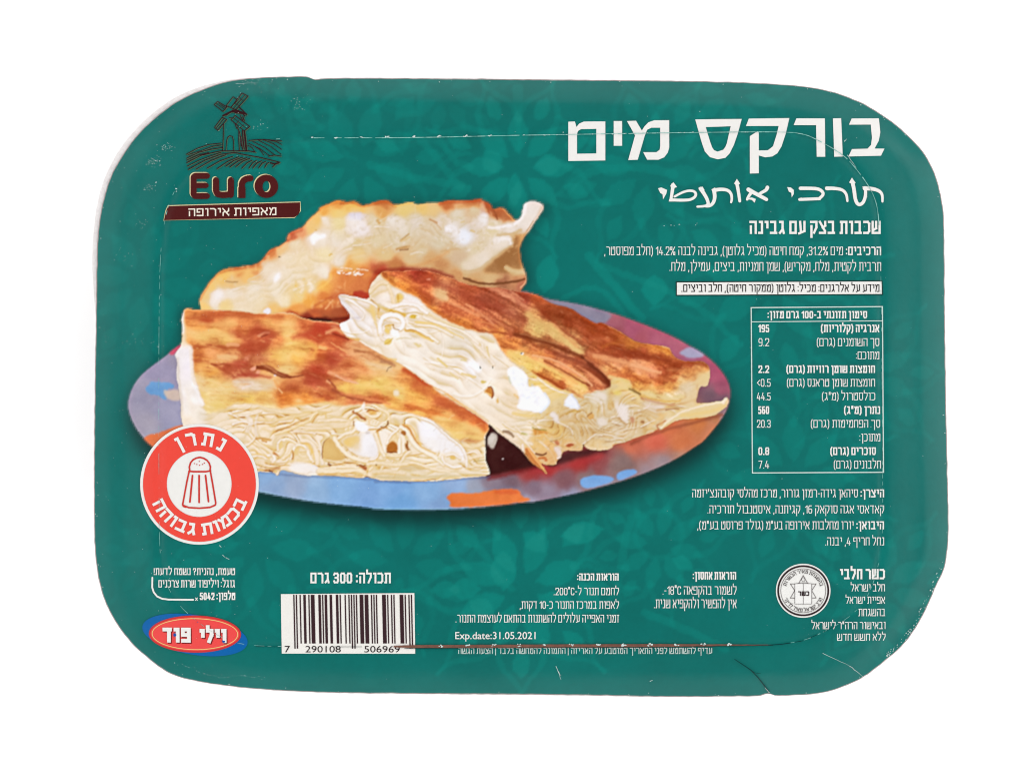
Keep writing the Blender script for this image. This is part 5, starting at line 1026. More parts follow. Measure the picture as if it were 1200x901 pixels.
# ---------------------------------------------------------------- the pack
pack = bpy.data.objects.new('food_package', None); COL.objects.link(pack); pack.empty_display_size = .05
pack['label'] = 'teal sealed food tray with a pastry photo, Hebrew print and barcode, lying flat on white'
pack['category'] = 'food package'

FILM = painted('lid_film_print'); PICT = painted('picture_print')
WHITE = ink('white_ink', (246, 244, 240)); DARK = ink('dark_ink', (58, 40, 42)); BROWN = ink('brown_ink', (86, 36, 36)); RED = ink('red_ink', (246, 82, 70))
CREAM = ink('cream_ink', (238, 226, 176)); BLUE = ink('blue_ink', (24, 104, 176)); DOT = ink('blue_dot_ink', (40, 86, 170)); SHADOWINK = ink('shadow_ink', (120, 34, 34)); YELLOW = ink('yellow_ink', (250, 220, 140))
film, _P, _F = sheet('lid_film', OUTS, 2.0, FILM, pack, 0)

# tray: rim under the film, tapering walls, base
mt, nt, b, N, L = nodes('tray_plastic')
b.inputs['Base Color'].default_value = (.70, .665, .66, 1); b.inputs['Roughness'].default_value = .35
nz = N.new('ShaderNodeTexNoise'); nz.inputs['Scale'].default_value = 180; nz.inputs['Detail'].default_value = 5
rp = N.new('ShaderNodeValToRGB'); rp.color_ramp.elements[0].color = (.60, .56, .555, 1); rp.color_ramp.elements[1].color = (.68, .65, .645, 1); rp.color_ramp.elements[0].position = .3; rp.color_ramp.elements[1].position = .7
bp = N.new('ShaderNodeBump'); bp.inputs['Strength'].default_value = .4; bp.inputs['Distance'].default_value = .001
L.new(nz.outputs['Fac'], rp.inputs['Fac']); L.new(rp.outputs['Color'], b.inputs['Base Color']); L.new(nz.outputs['Fac'], bp.inputs['Height']); L.new(bp.outputs['Normal'], b.inputs['Normal'])
base = resample(chaikin(OUT, 2), 8); cen = np.array((611., 452.))
fl = np.asarray(FLANGE); fo = base.copy()
FP = resample(chaikin(np.vstack([fl]), 2, closed=False), 6, closed=False)
for i, p in enumerate(base):                       # the rim peeps out past the film at the upper left corner
    n = (p-cen)/np.hypot(*(p-cen))
    inner = p-n*2.0
    d = np.hypot(*(FP-p).T); k = d.argmin()
    if p[0] < 330 and p[1] < 380 and np.dot(FP[k]-p, n) > 0: inner = p+n*np.dot(FP[k]-p, n)
    fo[i] = inner
fo[:, 0] = np.convolve(np.r_[fo[-2:, 0], fo[:, 0], fo[:2, 0]], np.ones(5)/5, 'valid'); fo[:, 1] = np.convolve(np.r_[fo[-2:, 1], fo[:, 1], fo[:2, 1]], np.ones(5)/5, 'valid')
def loop(scale, z, src): q = cen+(src-cen)*scale; return np.stack([(q[:, 0]-600)*U, (450.5-q[:, 1])*U, np.full(len(q), z)], 1)
ZF = LID-.0038
inn = cen+(base-cen)*np.array((.84, .80))
loops = [loop(.86, ZF-.010, base), loop(.955, ZF-.0004, base), loop(.985, ZF+.0001, fo), loop(.9975, ZF, fo), loop(1.0, ZF-.0006, fo), loop(.999, ZF-.0016, fo), loop(.985, ZF-.0018, fo), loop(.94, ZF-.0022, base), loop(.925, ZF-.006, base), loop(.84, .003, base), loop(.82, .0006, base), loop(.80, .0003, base)]
n = len(base); V = np.vstack(loops); F = []
for k in range(len(loops)-1):
    for i in range(n): j = (i+1) % n; F.append((k*n+i, k*n+j, (k+1)*n+j, (k+1)*n+i))
V = np.vstack([V, [[(cen[0]-600)*U, (450.5-cen[1])*U, .0003]]]); c = len(V)-1; k = len(loops)-1
F += [(k*n+i, k*n+(i+1) % n, c) for i in range(n)]
part('tray', V, [f[::-1] for f in F], mt, pack, True)

# cut edge of the film: a thin grey-brown side
ed = OUTS; wv = world(ed, 0); lo = wv.copy(); lo[:, 2] -= .0007
dirn = (ed-cen)/np.hypot(*(ed-cen).T)[:, None]; lo[:, 0] += dirn[:, 0]*U*1.5; lo[:, 1] -= dirn[:, 1]*U*1.5
EDGE = ink('film_edge', (166, 146, 143), .5, .18); n = len(ed)
part('film_edge', np.vstack([wv, lo]), [(i, n+i, n+(i+1) % n, (i+1) % n) for i in range(n)], EDGE, film)

# ---- printed picture: plate with three slices
plate, _, _ = sheet('printed_plate', resample(chaikin(PLATE, 1), 2), 1.0, PICT, pack, 1)
plate['label'] = 'printed photo of a round blue, orange and red plate'
for poly, lay, lab in ((PIECE1, 2, 'printed slice of pastry lying at the back of the plate'), (PIECE2, 3, 'printed slice at the front left with a broad browned top'), (PIECE3, 4, 'printed slice leaning at the right with white cheese showing')):
    o, _, _ = sheet('printed_pastry', resample(chaikin(poly, 1), 1.2), 1.0, PICT, plate, lay); o['label'] = lab

# ---- product title, cut letter by letter
def tz(ox, oy, f, *v): return [(ox+v[i]/f, oy+v[i+1]/f) for i in range(0, len(v), 2)]
a = lambda *v: tz(660, 125, 6, *v); bq = lambda *v: tz(850, 125, 6, *v)
title = []
title += ring(a(36,108, 82,106, 93,145, 112,122, 145,107, 220,106, 296,106, 296,380, 160,382, 36,384), a(97,230, 97,200, 99,186, 106,172, 125,160, 180,159, 233,158, 233,331, 160,332, 97,333))
title += [a(355,103, 414,103, 414,277, 355,277)]
title += [a(448,103, 512,101, 553,170, 524,270, 505,205), a(553,170, 524,375, 457,377, 505,205), a(505,205, 553,170, 572,210, 524,375), a(553,170, 572,140, 600,112, 640,98, 745,97, 682,150, 620,150, 590,165, 572,210), a(682,150, 745,97, 745,290, 682,280), a(682,280, 745,290, 735,325, 710,358, 670,375, 655,322, 678,305), a(562,322, 655,322, 670,375, 590,375)]
so = [(814.7,140.3), (842,139.9), (869.2,139.7), (864.5,157), (860,170), (855,180), (850,185.3), (841,187), (832,184.5), (826,178), (822.5,168)]
si = [(827,149.2), (842,148.8), (856.3,148.3), (854,158), (851.7,168.3), (850,172.5), (847.5,175.8), (840.8,178), (836.7,176.3), (834.5,173), (832,166)]
title += ring(so, si)
title += [bq(165,86, 450,82, 375,138, 145,138), bq(450,82, 425,190, 360,200, 375,138), bq(425,190, 395,280, 335,280, 360,200), bq(395,280, 365,330, 330,352, 280,358, 235,345, 235,310, 300,308, 335,280), bq(172,210, 225,175, 235,185, 235,470, 172,472)]
title += [bq(500,84, 700,84, 638,132, 480,132), bq(700,84, 702,354, 642,354, 638,132)]
title += [bq(757,84, 815,82, 825,352, 765,354)]
title += [bq(890,84, 1085,80, 1025,126, 870,128), bq(1085,80, 1092,180, 1032,220, 1025,126), bq(1092,180, 1080,240, 1050,296, 1000,297, 1025,270, 1032,220), bq(890,300, 1000,297, 1050,296, 1120,296, 1095,346, 865,352)]
print_shape('product_title', title, WHITE, pack, 4, 6)

# ---- calligraphic second line
s3 = lambda *v: tz(760, 205, 4.138, *v)
sub = []
def pen(pts, w, w1=None, sm=2): sub.extend(seg_polys(list(chaikin(pts, sm, closed=False)) if len(pts) > 2 else pts, w, cap=False, w1=w1))
def tip(*v): sub.append(s3(*v))
tip(46,66, 62,62, 90,74, 86,92, 70,120, 68,96, 56,88)
pen(s3(118,50, 116,75, 108,122), 4.6, 3.2); tip(104,56, 120,36, 138,60, 122,66)
pen(s3(110,122, 160,124, 205,122, 230,104, 228,84, 205,76, 170,82, 126,106), 3.6, 2.6); tip(100,118, 130,118, 128,130, 98,130)
pen(s3(252,68, 268,90, 284,118, 290,140), 4.6, 3.6); pen(s3(290,140, 280,152, 236,155), 3.6, 2.4); tip(242,62, 262,58, 272,76, 254,80)
pen(s3(318,80, 322,110, 314,138, 296,152, 276,152), 4.6, 3.2); tip(304,72, 322,62, 332,80, 322,88)
pen(s3(316,76, 350,70, 385,74, 402,94, 404,120, 400,134), 4.6, 2.4)
pen(s3(428,42, 436,84, 442,128), 4.2, 3.4); tip(414,44, 428,20, 444,44, 432,50)
pen(s3(484,72, 520,92, 572,120), 5.0, 4.0); pen(s3(576,62, 572,74, 538,92), 4.6, 3.2); pen(s3(500,84, 484,106, 478,120), 3.8, 3.0); tip(472,118, 500,110, 520,118, 514,136, 500,122)
tip(672,60, 690,62, 704,74, 704,94, 694,110, 692,88, 680,82)
pen(s3(736,66, 780,66, 824,68, 846,84, 846,100, 826,116), 4.2, 3.4); pen(s3(830,116, 780,118, 732,120), 3.6, 3.4); tip(724,122, 740,110, 750,122)
pen(s3(864,66, 900,66, 940,72, 960,94, 964,128), 4.6, 2.6); tip(858,58, 876,60, 872,76)
pen(s3(988,34, 996,70, 1002,120, 1012,142, 1026,146, 1042,134, 1052,104, 1052,74), 4.4, 3.6); tip(972,38, 986,14, 1004,40, 990,48)
pen(s3(1048,66, 1090,68, 1122,80, 1134,98, 1134,130), 5.0, 2.6); tip(1036,58, 1056,56, 1060,76, 1046,78)
print_shape('product_subtitle', sub, WHITE, pack, 4)

# ---- running text
print_text('description_text', [line('שכבות בצק עם גבינה', 1032, 876.5, 259, 274.4, 2.6)], WHITE, pack)
print_text('ingredients_text', [line('*הרכיבים:* מים {31.2%}, קמח חיטה (מכיל גלוטן), גבינה לבנה {14.2%} (חלב מפוסטר,', 1032.5, 707, 289.2, 299.2, .92, 1.55),
                                line('תרבית לקטית, מלח, מקריש), שמן חמניות, ביצים, עמילן, מלח.', 1032.5, 783.5, 307.4, 317.6, .92)], WHITE, pack)
allerg = print_shape('allergen_notice', [[(792,330), (1034,328.8), (1034.6,345.6), (792,346.8)]], ink('notice_border', (40, 60, 56)), pack, 4, 6)
print_shape('notice_panel', [[(793.2,331.2), (1032.9,330), (1033.4,344.5), (793.2,345.6)]], WHITE, allerg, 6, 6)
print_text('lettering', [line('מידע על אלרגנים: מכיל: גלוטן (ממקור חיטה), חלב וביצים.', 1030.5, 797.5, 333.4, 342.2, 1.1)], ink('black_ink', (30, 26, 28)), allerg, 7)

fr = [(880.2,360.6), (1034,359.4), (1035.3,553.2), (881.7,554)]
FRM = ink('table_line_ink', (214, 232, 226))
tbl = print_shape('nutrition_table', [q for k in range(4) for q in seg_polys([fr[k], fr[(k+1) % 4]], 1.25)]+seg_polys([(880.6,377.2), (1034.2,376)], 1.0), FRM, pack, 4, 6)
rows = [('סימון תזונתי ב-{100} גרם מזון:', None, 1016, 898.5, 364.6, 373.2, 1), ('אנרגיה (קלוריות)', '195', 1030.3, 961, 380.4, 389.4, 1), ('סך השומנים (גרם)', '9.2', 1030.3, 956, 396.4, 405.6, 0), ('מתוכם:', None, 1030.3, 1002, 412, 421, 0),
        ('חומצות שומן רוויות (גרם)', '2.2', 1025.3, 920.5, 428.2, 437, 1), ('חומצות שומן טראנס (גרם)', '<0.5', 1025.3, 921, 444, 453, 0), ('כולסטרול (מ"ג)', '44.5', 1025.5, 962, 460, 469, 0), ('נתרן (מ"ג)', '560', 1031.3, 988, 476, 485, 1),
        ('סך הפחמימות (גרם)', '20.3', 1031.3, 949, 492, 501, 0), ('מתוכן:', None, 1031.5, 1006, 508, 517, 0), ('סוכרים (גרם)', '0.8', 1026.3, 972, 524, 533, 1), ('חלבונים (גרם)', '7.4', 1032.3, 976, 539.6, 548.8, 0)]
for t, num, xr, xl, yt, yb, bo in rows:
    ch = [line(t, xr, xl, yt, yb, 1.5 if bo else .92)]
    if num:
        wn = {3: 13.5, 4: 17}[len(num)]; xc = 894.5
        ch.append(line('{'+num+'}', xc+wn/2, xc-wn/2, yt, yb, 1.5 if bo else .92))
    print_text('table_row', ch, WHITE, tbl, 4)

print_text('maker_text', [line("*היצרן:* סיהאן גידה-רמזן גורור, מרכז מהלסי קובהנצ'יזמה", 1036, 810, 573.2, 582.6, .92, 1.55), line('קאדאסי אגה סוקאק {16}, קגיתנה, איסטנבול תורכיה.', 1036, 828, 592, 601.4, .92),
                          line('*היבואן:* יורו מחלבות אירופה בע"מ (גולד פרוסט בע"מ),', 1036, 816, 610.6, 620, .92, 1.55), line('נחל חריף {4}, יבנה.', 1036, 966, 629.4, 638.8, .92)], WHITE, pack)
print_text('kosher_text', [line('כשר חלבי', 1037, 983, 666.4, 678.4, 2.2), line('חלב ישראל', 1037, 996, 684.2, 692.6, .92), line('אפיית ישראל', 1037, 990, 698.8, 707, .92), line('בהשגחת', 1037.3, 1005, 713, 721.6, .92),
                           line('ובאישור הרה"ר לישראל', 1037.8, 950, 728.4, 736.8, .92), line('ללא חשש חדש', 1038, 980, 742.2, 750.4, .92)], WHITE, pack)
print_text('storage_text', [line('הוראות אחסון:', 862.6, 811, 669.8, 678.8, 1.5), line('לשמור בהקפאה {-18°C}.', 863, 775.5, 686.6, 696.4, .92), line('אין להפשיר ולהקפיא שנית.', 863, 765.5, 702, 712.2, .92)], WHITE, pack)
print_text('preparation_text', [line('הוראות הכנה:', 725, 675.5, 671.6, 680, 1.5), line('לחמם תנור ל-{200°C}.', 725.3, 648, 688.4, 697, .92), line('לאפות במרכז התנור כ-{10} דקות,', 725.3, 608, 704.2, 713, .92), line('זמני האפייה עלולים להשתנות בהתאם לעוצמת התנור.', 725.6, 533, 720, 729, .92)], WHITE, pack)
print_text('expiry_date', [vtext('Exp.date:31.05.2021', 533.5, 627.6, 740, 751.2, .006)], WHITE, pack)
print_text('fine_print', [line('עדיף להשתמש לפני התאריך המוטבע על האריזה | התמונה להמחשה בלבד | הצעת הגשה', 834.5, 536, 758.6, 765.8, .92)], ink('dull_white_ink', (206, 222, 216)), pack)
print_text('service_text', [line('טעמת, נהנית? נשמח לדעת!', 275.5, 179.4, 665.4, 673.4, 1.1), line('גוגל: ויליפוד שרות צרכנים', 275.5, 185, 679.4, 688, 1.1), line('טלפון: {*5042}'.replace('*', '\u2217'), 275.8, 229, 694, 702.6, 1.5)] if False else
           [line('טעמת, נהנית? נשמח לדעת!', 275.5, 179.4, 665.4, 673.4, 1.1), line('גוגל: ויליפוד שרות צרכנים', 275.5, 185, 679.4, 688, 1.1), line('טלפון: {5042}', 275.8, 233.5, 694, 702.6, 1.5)], WHITE, pack)
print_shape('bracket_line', seg_polys([(178.6,676.4), (178.4,688), (180.2,693.6), (184,698.4), (190,701.2), (198,702.2), (226.6,702.4)], 2.0, cap=False)+seg_polys([(229.3,700.2), (231.4,703)], .9)+seg_polys([(231.4,700.2), (229.3,703)], .9), WHITE, pack, 4)
print_text('weight_text', [line('תכולה: {300} גרם', 458, 362.5, 670.6, 683.2, 2.2)], WHITE, pack)

# ---- barcode
code = '7290108506969'; Lc = ['0001101','0011001','0010011','0111101','0100011','0110001','0101111','0111011','0110111','0001011']
Gc = [''.join('1' if q == '0' else '0' for q in s)[::-1] for s in Lc]; par = ['LLLLLL','LLGLGG','LLGGLG','LLGGGL','LGLLGG','LGGLLG','LGGGLL','LGLGLG','LGLGGL','LGGLGL'][int(code[0])]
bits = '101'+''.join((Lc if p == 'L' else Gc)[int(d)] for d, p in zip(code[1:7], par))+'01010'+''.join(''.join('1' if q == '0' else '0' for q in Lc[int(d)]) for d in code[7:])+'101'
bc = print_shape('barcode', [[(329.2,695.8), (485.6,694.6), (486.6,765.6), (330.2,765.4)]], ink('barcode_panel_ink', (247, 244, 238)), pack, 4, 6)
mod = 139.2/95; bars = []; i = 0
while i < 95:
    if bits[i] == '1':
        j = i
        while j < 95 and bits[j] == '1': j += 1
        g = i < 3 or 45 <= i < 50 or i >= 92
        x0 = 343.6+i*mod+.05; x1 = 343.6+j*mod+.1; yb = 759.6 if g else 753.6
        ys = np.linspace(696.6, yb, 6); pl = [(x0+(y-696)*.022, y) for y in ys]; pr = [(x1+(y-696)*.022, y) for y in ys]
        bars.append(pl+pr[::-1]); i = j
    else: i += 1
print_shape('bars', bars, ink('bar_ink', (66, 46, 50)), bc, 6)
print_text('digits', [vtext('7', 333.6, 340, 756.4, 764), vtext('290108', 358, 399.4, 756.4, 764), vtext('506969', 427, 468.6, 756.4, 764)], ink('digit_ink', (52, 42, 44)), bc, 6)

# ---- windmill emblem with its banner
wz = lambda *v: tz(210, 95, 8.585, *v)
mill = []
def mk(w, *v): mill.extend(seg_polys(wz(*v), w*1.08, cap=False))
def box(w, *v): q = wz(*v); mill.extend(seg_polys(q, w*1.0, closed=True, cap=False))
box(.95, 350,238, 385,205, 478,262, 440,308); mk(.6, 372,226, 462,290); mk(.6, 400,228, 470,275)
box(.95, 470,250, 540,158, 578,186, 520,268); mk(.6, 520,262, 600,185)
box(1.0, 518,270, 630,120, 692,152, 572,290); mk(.6, 545,280, 662,140); mk(.5, 600,160, 640,200); mk(.5, 560,225, 600,250)
box(1.0, 355,468, 430,368, 478,388, 388,498); mk(.6, 372,480, 452,380)
box(1.0, 520,392, 562,348, 710,460, 655,505); mk(.6, 545,372, 680,482); mk(.5, 600,400, 575,430); mk(.5, 650,440, 620,470)
mk(2.0, 440,350, 520,310, 600,308, 670,332); mk(1.5, 470,345, 540,296, 600,300); mk(1.2, 600,262, 640,300, 680,340); mk(1.2, 560,320, 640,330, 660,355); mk(.8, 500,372, 528,372)
mk(.9, 445,430, 444,560, 438,700); mk(.8, 470,700, 478,600, 488,568, 510,552, 535,560, 546,600, 546,708); mk(.9, 560,430, 580,480); mk(.9, 600,500, 600,600, 606,700); mk(.9, 585,470, 610,520, 625,660)
mk(1.1, 640,360, 655,400); mk(1.9, 655,505, 668,600, 676,698); mk(1.2, 635,500, 645,600, 655,690); mk(.9, 612,345, 640,400); mk(1.0, 620,560, 640,690)
mk(.9, 70,740, 180,680, 300,640, 420,628); mk(.9, 75,780, 200,720, 320,690, 440,672) ; mk(.8, 90,745, 230,700, 340,660, 425,648); mk(1.0, 75,825, 220,750, 420,705, 560,706, 700,706, 770,718)
mk(1.0, 90,892, 260,800, 420,740, 560,722, 640,740, 800,768, 1015,820); mk(.8, 75,800, 200,745, 300,722); mk(.8, 80,860, 200,800, 300,762, 420,722)
for x0, y0, x1, y1 in ((170,890,470,745), (280,880,540,760), (380,885,600,765), (470,860,640,770), (510,868,680,775), (570,865,715,780), (630,880,735,800), (700,880,780,800), (740,878,830,805), (800,875,870,812), (860,872,905,822), (940,868,1015,820)):
    xm, ym = (x0+x1)/2, (y0+y1)/2-14; mk(.95, x0, y0, xm, ym, x1, y1)
mk(1.4, 920,825, 960,838, 1000,828); mk(.9, 900,760, 960,748, 1025,758)
mk(.9, 700,600, 850,590, 1030,605)
for x0, y0, x1, y1 in ((700,630,910,755), (740,610,960,745), (800,600,1025,740), (850,595,1030,690), (900,598,1030,640), (760,660,850,745), (690,650,760,712)): mk(.75, x0, y0, (x0+x1)/2+10, (y0+y1)/2-8, x1, y1)
logo = print_shape('windmill_emblem', mill, ink('emblem_ink', (58, 30, 34)), pack, 6)
print_shape('emblem_tint', [[(x+.6, y+.55) for x, y in p] for p in mill], ink('emblem_tint_ink', (86, 118, 92)), logo, 5)
ez = lambda *v: tz(185, 195, 6.857, *v)
eu = seg_polys(ez(396,78, 300,78, 288,88, 288,226, 300,240, 396,240), 7.0, cap=False)+seg_polys(ez(300,155, 388,155), 6.4, cap=False)
eu += seg_polys(ez(468,112, 468,200, 482,226, 520,232, 560,230, 585,222, 588,200, 588,112), 7.2, cap=False)+seg_polys(ez(588,200, 588,232), 7.0, cap=False)
eu += seg_polys(ez(676,232, 676,140, 690,114, 718,100, 746,98), 7.2, cap=False)
eu += ring(ell(312.2,218.6,13.8,13.6), ell(312.4,218.9,4.6,6.6))
eu += seg_polys(ez(676,200, 676,228), 8.4)
off = [[(x-1.2, y-.9) for x, y in p] for p in eu]
print_shape('lettering_edge', off, CREAM, logo, 4)
print_shape('lettering', eu, BROWN, logo, 6)
print_shape('banner_edge', [ez(45,440, 60,360, 80,314, 1146,284, 1150,360, 1100,416, 50,436)], CREAM, logo, 4, 5)
print_shape('banner', [ez(50,434, 66,362, 84,321, 1143,291, 1143,360, 1128,390, 1098,410)], BROWN, logo, 6, 5)
def vh(s, *a, **k): return vtext(s[::-1], *a, **k)
bt = line('מאפיות אירופה', 324, 219.3, 243.2, 252.4, 1.5, slope=-.013)
print_text('banner_text', [bt], ink('banner_text_ink', (250, 240, 224)), logo, 8)

# ---- sodium warning badge
BX, BY = 233.8, 567.3
badge = print_shape('sodium_badge', [ell(BX, BY, 69.6, 70.6)], WHITE, pack, 5, 5)
print_shape('red_ring', ring(ell(BX, BY, 66.2, 67.2), ell(BX-.2, BY-.4, 38, 38.6)), RED, badge, 7, 5)
def arc_text(s, r, a0, a1, h, sw, outward, wk=1.0):
    """letters of s set right to left round the badge centre, from angle a0 to a1 (degrees clockwise from the top)"""
    ws = [(.28 if c == ' ' else G[c][0]*1.25+.22) for c in s]; tot = sum(ws); x = 0; out = []
    for c, w in zip(s, ws):
        ang = math.radians(a0+(a1-a0)*(x+w/2)/tot); x += w
        if c == ' ': continue
        gw = (G[c][0]*1.25)*h*wk+sw*.4; v, f = glyph(c, gw, h, sw)
        lx = v[:, 0]-gw/2; ly = -v[:, 1]-h/2                           # ly up
        if not outward: lx, ly = -lx, -ly
        rr = r+ly
        out.append((np.stack([BX+math.cos(ang)*lx+math.sin(ang)*rr, BY+math.sin(ang)*lx-math.cos(ang)*rr], 1), f))
    return out
print_text('lettering', arc_text('נתרן', 53.2, 36, -33, 15.6, 3.4, True, 1.15)+arc_text('בכמות גבוהה', 52.8, 108, 250, 14, 3.2, False, 1.25), WHITE, badge, 9)
sz = lambda *v: tz(140, 480, 4, *v)
shk = []
def sk(w, *v): shk.extend(seg_polys(sz(*v), w*1.3, cap=False))
sk(1.5, 330,286, 328,268, 334,248, 346,234, 362,226, 377,223, 394,227, 410,236, 421,250, 427,268, 425,288); sk(1.5, 326,288, 350,290, 377,290, 404,290, 428,286); sk(1.5, 327,290, 316,340, 305,400, 297,444, 300,452, 312,456)
sk(1.5, 427,290, 436,340, 446,400, 452,436, 450,446, 438,452); sk(1.5, 300,448, 325,458, 375,461, 425,457, 450,446)
sk(1.6, 343,308, 338,360, 331,432); sk(1.6, 374,308, 374,370, 374,434); sk(1.6, 404,308, 410,360, 418,430)
for x, y in ((352,252), (375,242), (398,250), (363,256), (376,260), (390,256)): shk.append([(sz(x, y)[0][0]+.85*math.cos(t), sz(x, y)[0][1]+.6*math.sin(t)) for t in np.arange(8)*math.tau/8])
print_shape('salt_shaker', shk, ink('shaker_ink', (214, 66, 58)), badge, 7)

# ---- red oval emblem
oval = print_shape('oval_emblem', [ell(228.4, 743.6, 62.5, 23.4, 9)], BLUE, pack, 4, 5)
print_shape('red_oval', [ell(228.4, 742.6, 54, 21.6, .5)], ink('oval_red_ink', (246, 84, 82)), oval, 5, 5)
print_shape('oval_rim', ring(ell(228.4, 742.6, 54.2, 21.8, .5), ell(228.4, 742.6, 52.4, 20, .5)), ink('rim_ink', (214, 60, 58)), oval, 6)
print_shape('oval_outline', ring(ell(228.4, 742.6, 50.7, 18.6, .5), ell(228.4, 742.6, 49.9, 17.8, .5)), YELLOW, oval, 6)
wlt = [(line('וילי', 265.5, 232.5, 736.4, 753, 4.4)), (line('פוד', 223.6, 188.6, 735, 752.6, 4.4))]
print_text('lettering_shade', [(v+np.array((1.1, 1.2)), f) for v, f in wlt], SHADOWINK, oval, 7)
print_text('lettering', wlt, WHITE, oval, 8)
print_shape('dots', [ell(204.8, 743.6, 1.8, 2, 0, 16), ell(262.2, 750.8, 1.8, 1.9, 0, 16)], DOT, oval, 9)

# ---- kosher stamp
KX, KY = 941.2, 691.8
stamp = print_shape('kosher_stamp', [ell(KX, KY, 32, 31.6)], ink('stamp_white', (247, 246, 242)), pack, 4, 5)
KD = ink('stamp_ink', (58, 44, 46)); KT = ink('stamp_thin_ink', (120, 112, 112))
print_shape('outer_ring', ring(ell(KX, KY, 30.4, 29.8), ell(KX, KY, 28.3, 27.7)), KD, stamp, 6)
print_shape('inner_ring', ring(ell(KX, KY, 26.6, 26), ell(KX, KY, 26, 25.4)), KT, stamp, 6)
st = []
for ph in (-90, 90):
    tri = [(KX+17.4*math.cos(math.radians(ph+120*k)), KY-.2+(17.6 if ph < 0 else 15.5)*math.sin(math.radians(ph+120*k))) for k in range(3)]
    st += seg_polys(tri, .7, closed=True)
print_shape('star', st, KT, stamp, 6)
tb = []
for sgn in (-1, 1): tb.append([(KX+sgn*.2, KY-8), (KX+sgn*9.8, KY-8), (KX+sgn*9.8, KY+15.4), (KX+sgn*.2, KY+15.4)])
print_shape('tablets', tb, ink('stamp_panel', (249, 248, 245)), stamp, 7, 5)
print_shape('tablet_lines', seg_polys([(KX-9.8, KY+15.4), (KX-9.8, KY-8), (KX-1, KY-9.4), (KX, KY-8), (KX+1, KY-9.4), (KX+9.8, KY-8), (KX+9.8, KY+15.4)], .5)+seg_polys([(KX, KY-8), (KX, KY+16)], .6)+seg_polys([(KX-9.8, KY+15.4), (KX+9.8, KY+15.4)], .45)+ring(ell(KX, KY-13, 2.2, 2.6, 0, 16), ell(KX, KY-13, 1.7, 2.1, 0, 16)), KT, stamp, 8)
print_text('centre_word', [line('כשר', KX+7, KX-6.6, KY+.6, KY+6, 1.25)], KD, stamp, 9)
BX, BY = KX, KY
print_text('ring_text', arc_text('בהשגחת מאיר הכשרות', 22.4, 76, -76, 4.2, .62, True)+arc_text('הרב ישראל מאיר לרינר', 22.8, 112, 248, 4.2, .62, False), KD, stamp, 8)

# ---- the fold round the lid: worn line, open brown score, scuffs
rng = random.Random(8)
cr = []; grp = 0; last = None; C2 = resample(CREASES, 4)
for i in range(len(C2)):
    p, q = C2[i], C2[(i+1) % len(C2)]
    top = p[1] < 260; right = p[0] > 1000
    bottom = p[1] > 740
    prob = .97 if (top and p[0] > 450) else (.55 if top else (.35 if right else (.25 if bottom and p[0] > 890 else .55)))
    if bottom and 330 < p[0] < 900: prob = .0
    if p[0] < 362 and p[1] < 228: prob = .06
    if p[0] < 240 and p[1] < 300: prob = min(prob, .3)
    if rng.random() < prob:
        w = (rng.uniform(.35, .95) if top else rng.uniform(.2, .5))
        if cr and math.hypot(*(p-last)) > 26: grp += 1
        last = p; cr.append((grp, seg_polys([p, q], w)))
CRM = ink('worn_fold', (150, 206, 196), .5, .2)
for side in range(grp+1): print_shape('worn_fold', [g for k, gs in cr if k == side for g in gs], CRM, film, 10)
bl = [(x, 757.2-(x-465)*.0045+rng.uniform(-.15, .15)) for x in range(462, 908, 6)]
print_shape('open_score', seg_polys([(462,757.2), (476,757.3)], 1.6)+[[(x0, y0-h0), (x1, y1-h1), (x1, y1+h1), (x0, y0+h0)] for (x0, y0), (x1, y1), h0, h1 in [(bl[i], bl[i+1], 1.7*min(1, (905-bl[i][0])/150+.15)*min(1, .5+(bl[i][0]-462)/40), 1.7*min(1, (905-bl[i+1][0])/150+.15)*min(1, .5+(bl[i+1][0]-462)/40)) for i in range(len(bl)-1)]], ink('open_score_ink', (126, 84, 70), .6, .15), film, 10)
print_shape('score_edge', [[(x0, y0+h0), (x1, y1+h1), (x1, y1+h1+.6), (x0, y0+h0+.6)] for (x0, y0), (x1, y1), h0, h1 in [(bl[i], bl[i+1], 1.7*min(1, (905-bl[i][0])/150+.1), 1.7*min(1, (905-bl[i+1][0])/150+.1)) for i in range(2, len(bl)-1)]], ink('score_edge_ink', (36, 60, 58)), film, 11)
SCT = ink('score_tail_ink', (24, 50, 52))
for q, w in (([(900,755.4), (914,754.6), (926,752.8)], .9), ([(932,751.8), (941,750.2)], .7), ([(946,748), (958,743)], .6), ([(966,739.4), (978,733.6)], .5), ([(300,757), (330,757.4)], .5), ([(392,757.4), (424,757.4)], .5)):
    print_shape('score_tail', seg_polys(q, w, cap=False), SCT, film, 10)

def fleck(x, y, r, e=1.0, rot=0):
    n = rng.randint(5, 8); c, s = math.cos(rot), math.sin(rot); out = []
    for k in range(n):
        t = k*math.tau/n+rng.uniform(-.25, .25); q = r*rng.uniform(.55, 1.1); u, v = q*e*math.cos(t), q*math.sin(t)/max(1, e*.6)
        out.append((x+u*c-v*s, y+u*s+v*c))
    return out
fl = []
for x in (516.5, 547.5, 578.5, 608.5, 639, 670, 701, 731.5, 762, 793, 824, 855):                 # beads of white where the score was punched
    y = 757.2-(x-465)*.0045-.6
    for _ in range(5): fl.append(fleck(x+rng.uniform(-2.6, 2.6), y+rng.uniform(-1.6, 1.2), rng.uniform(.5, 1.2), rng.uniform(1, 2)))
for x in (364.5, 394.5, 425, 454, 484.5, 515, 545, 574):
    for _ in range(4): fl.append(fleck(x+rng.uniform(-2, 2), 161.8-(x-364)*.012+rng.uniform(-.7, .9), rng.uniform(.4, 1.0)*(1.3 if 450 < x < 550 else .9), rng.uniform(1, 2.2)))
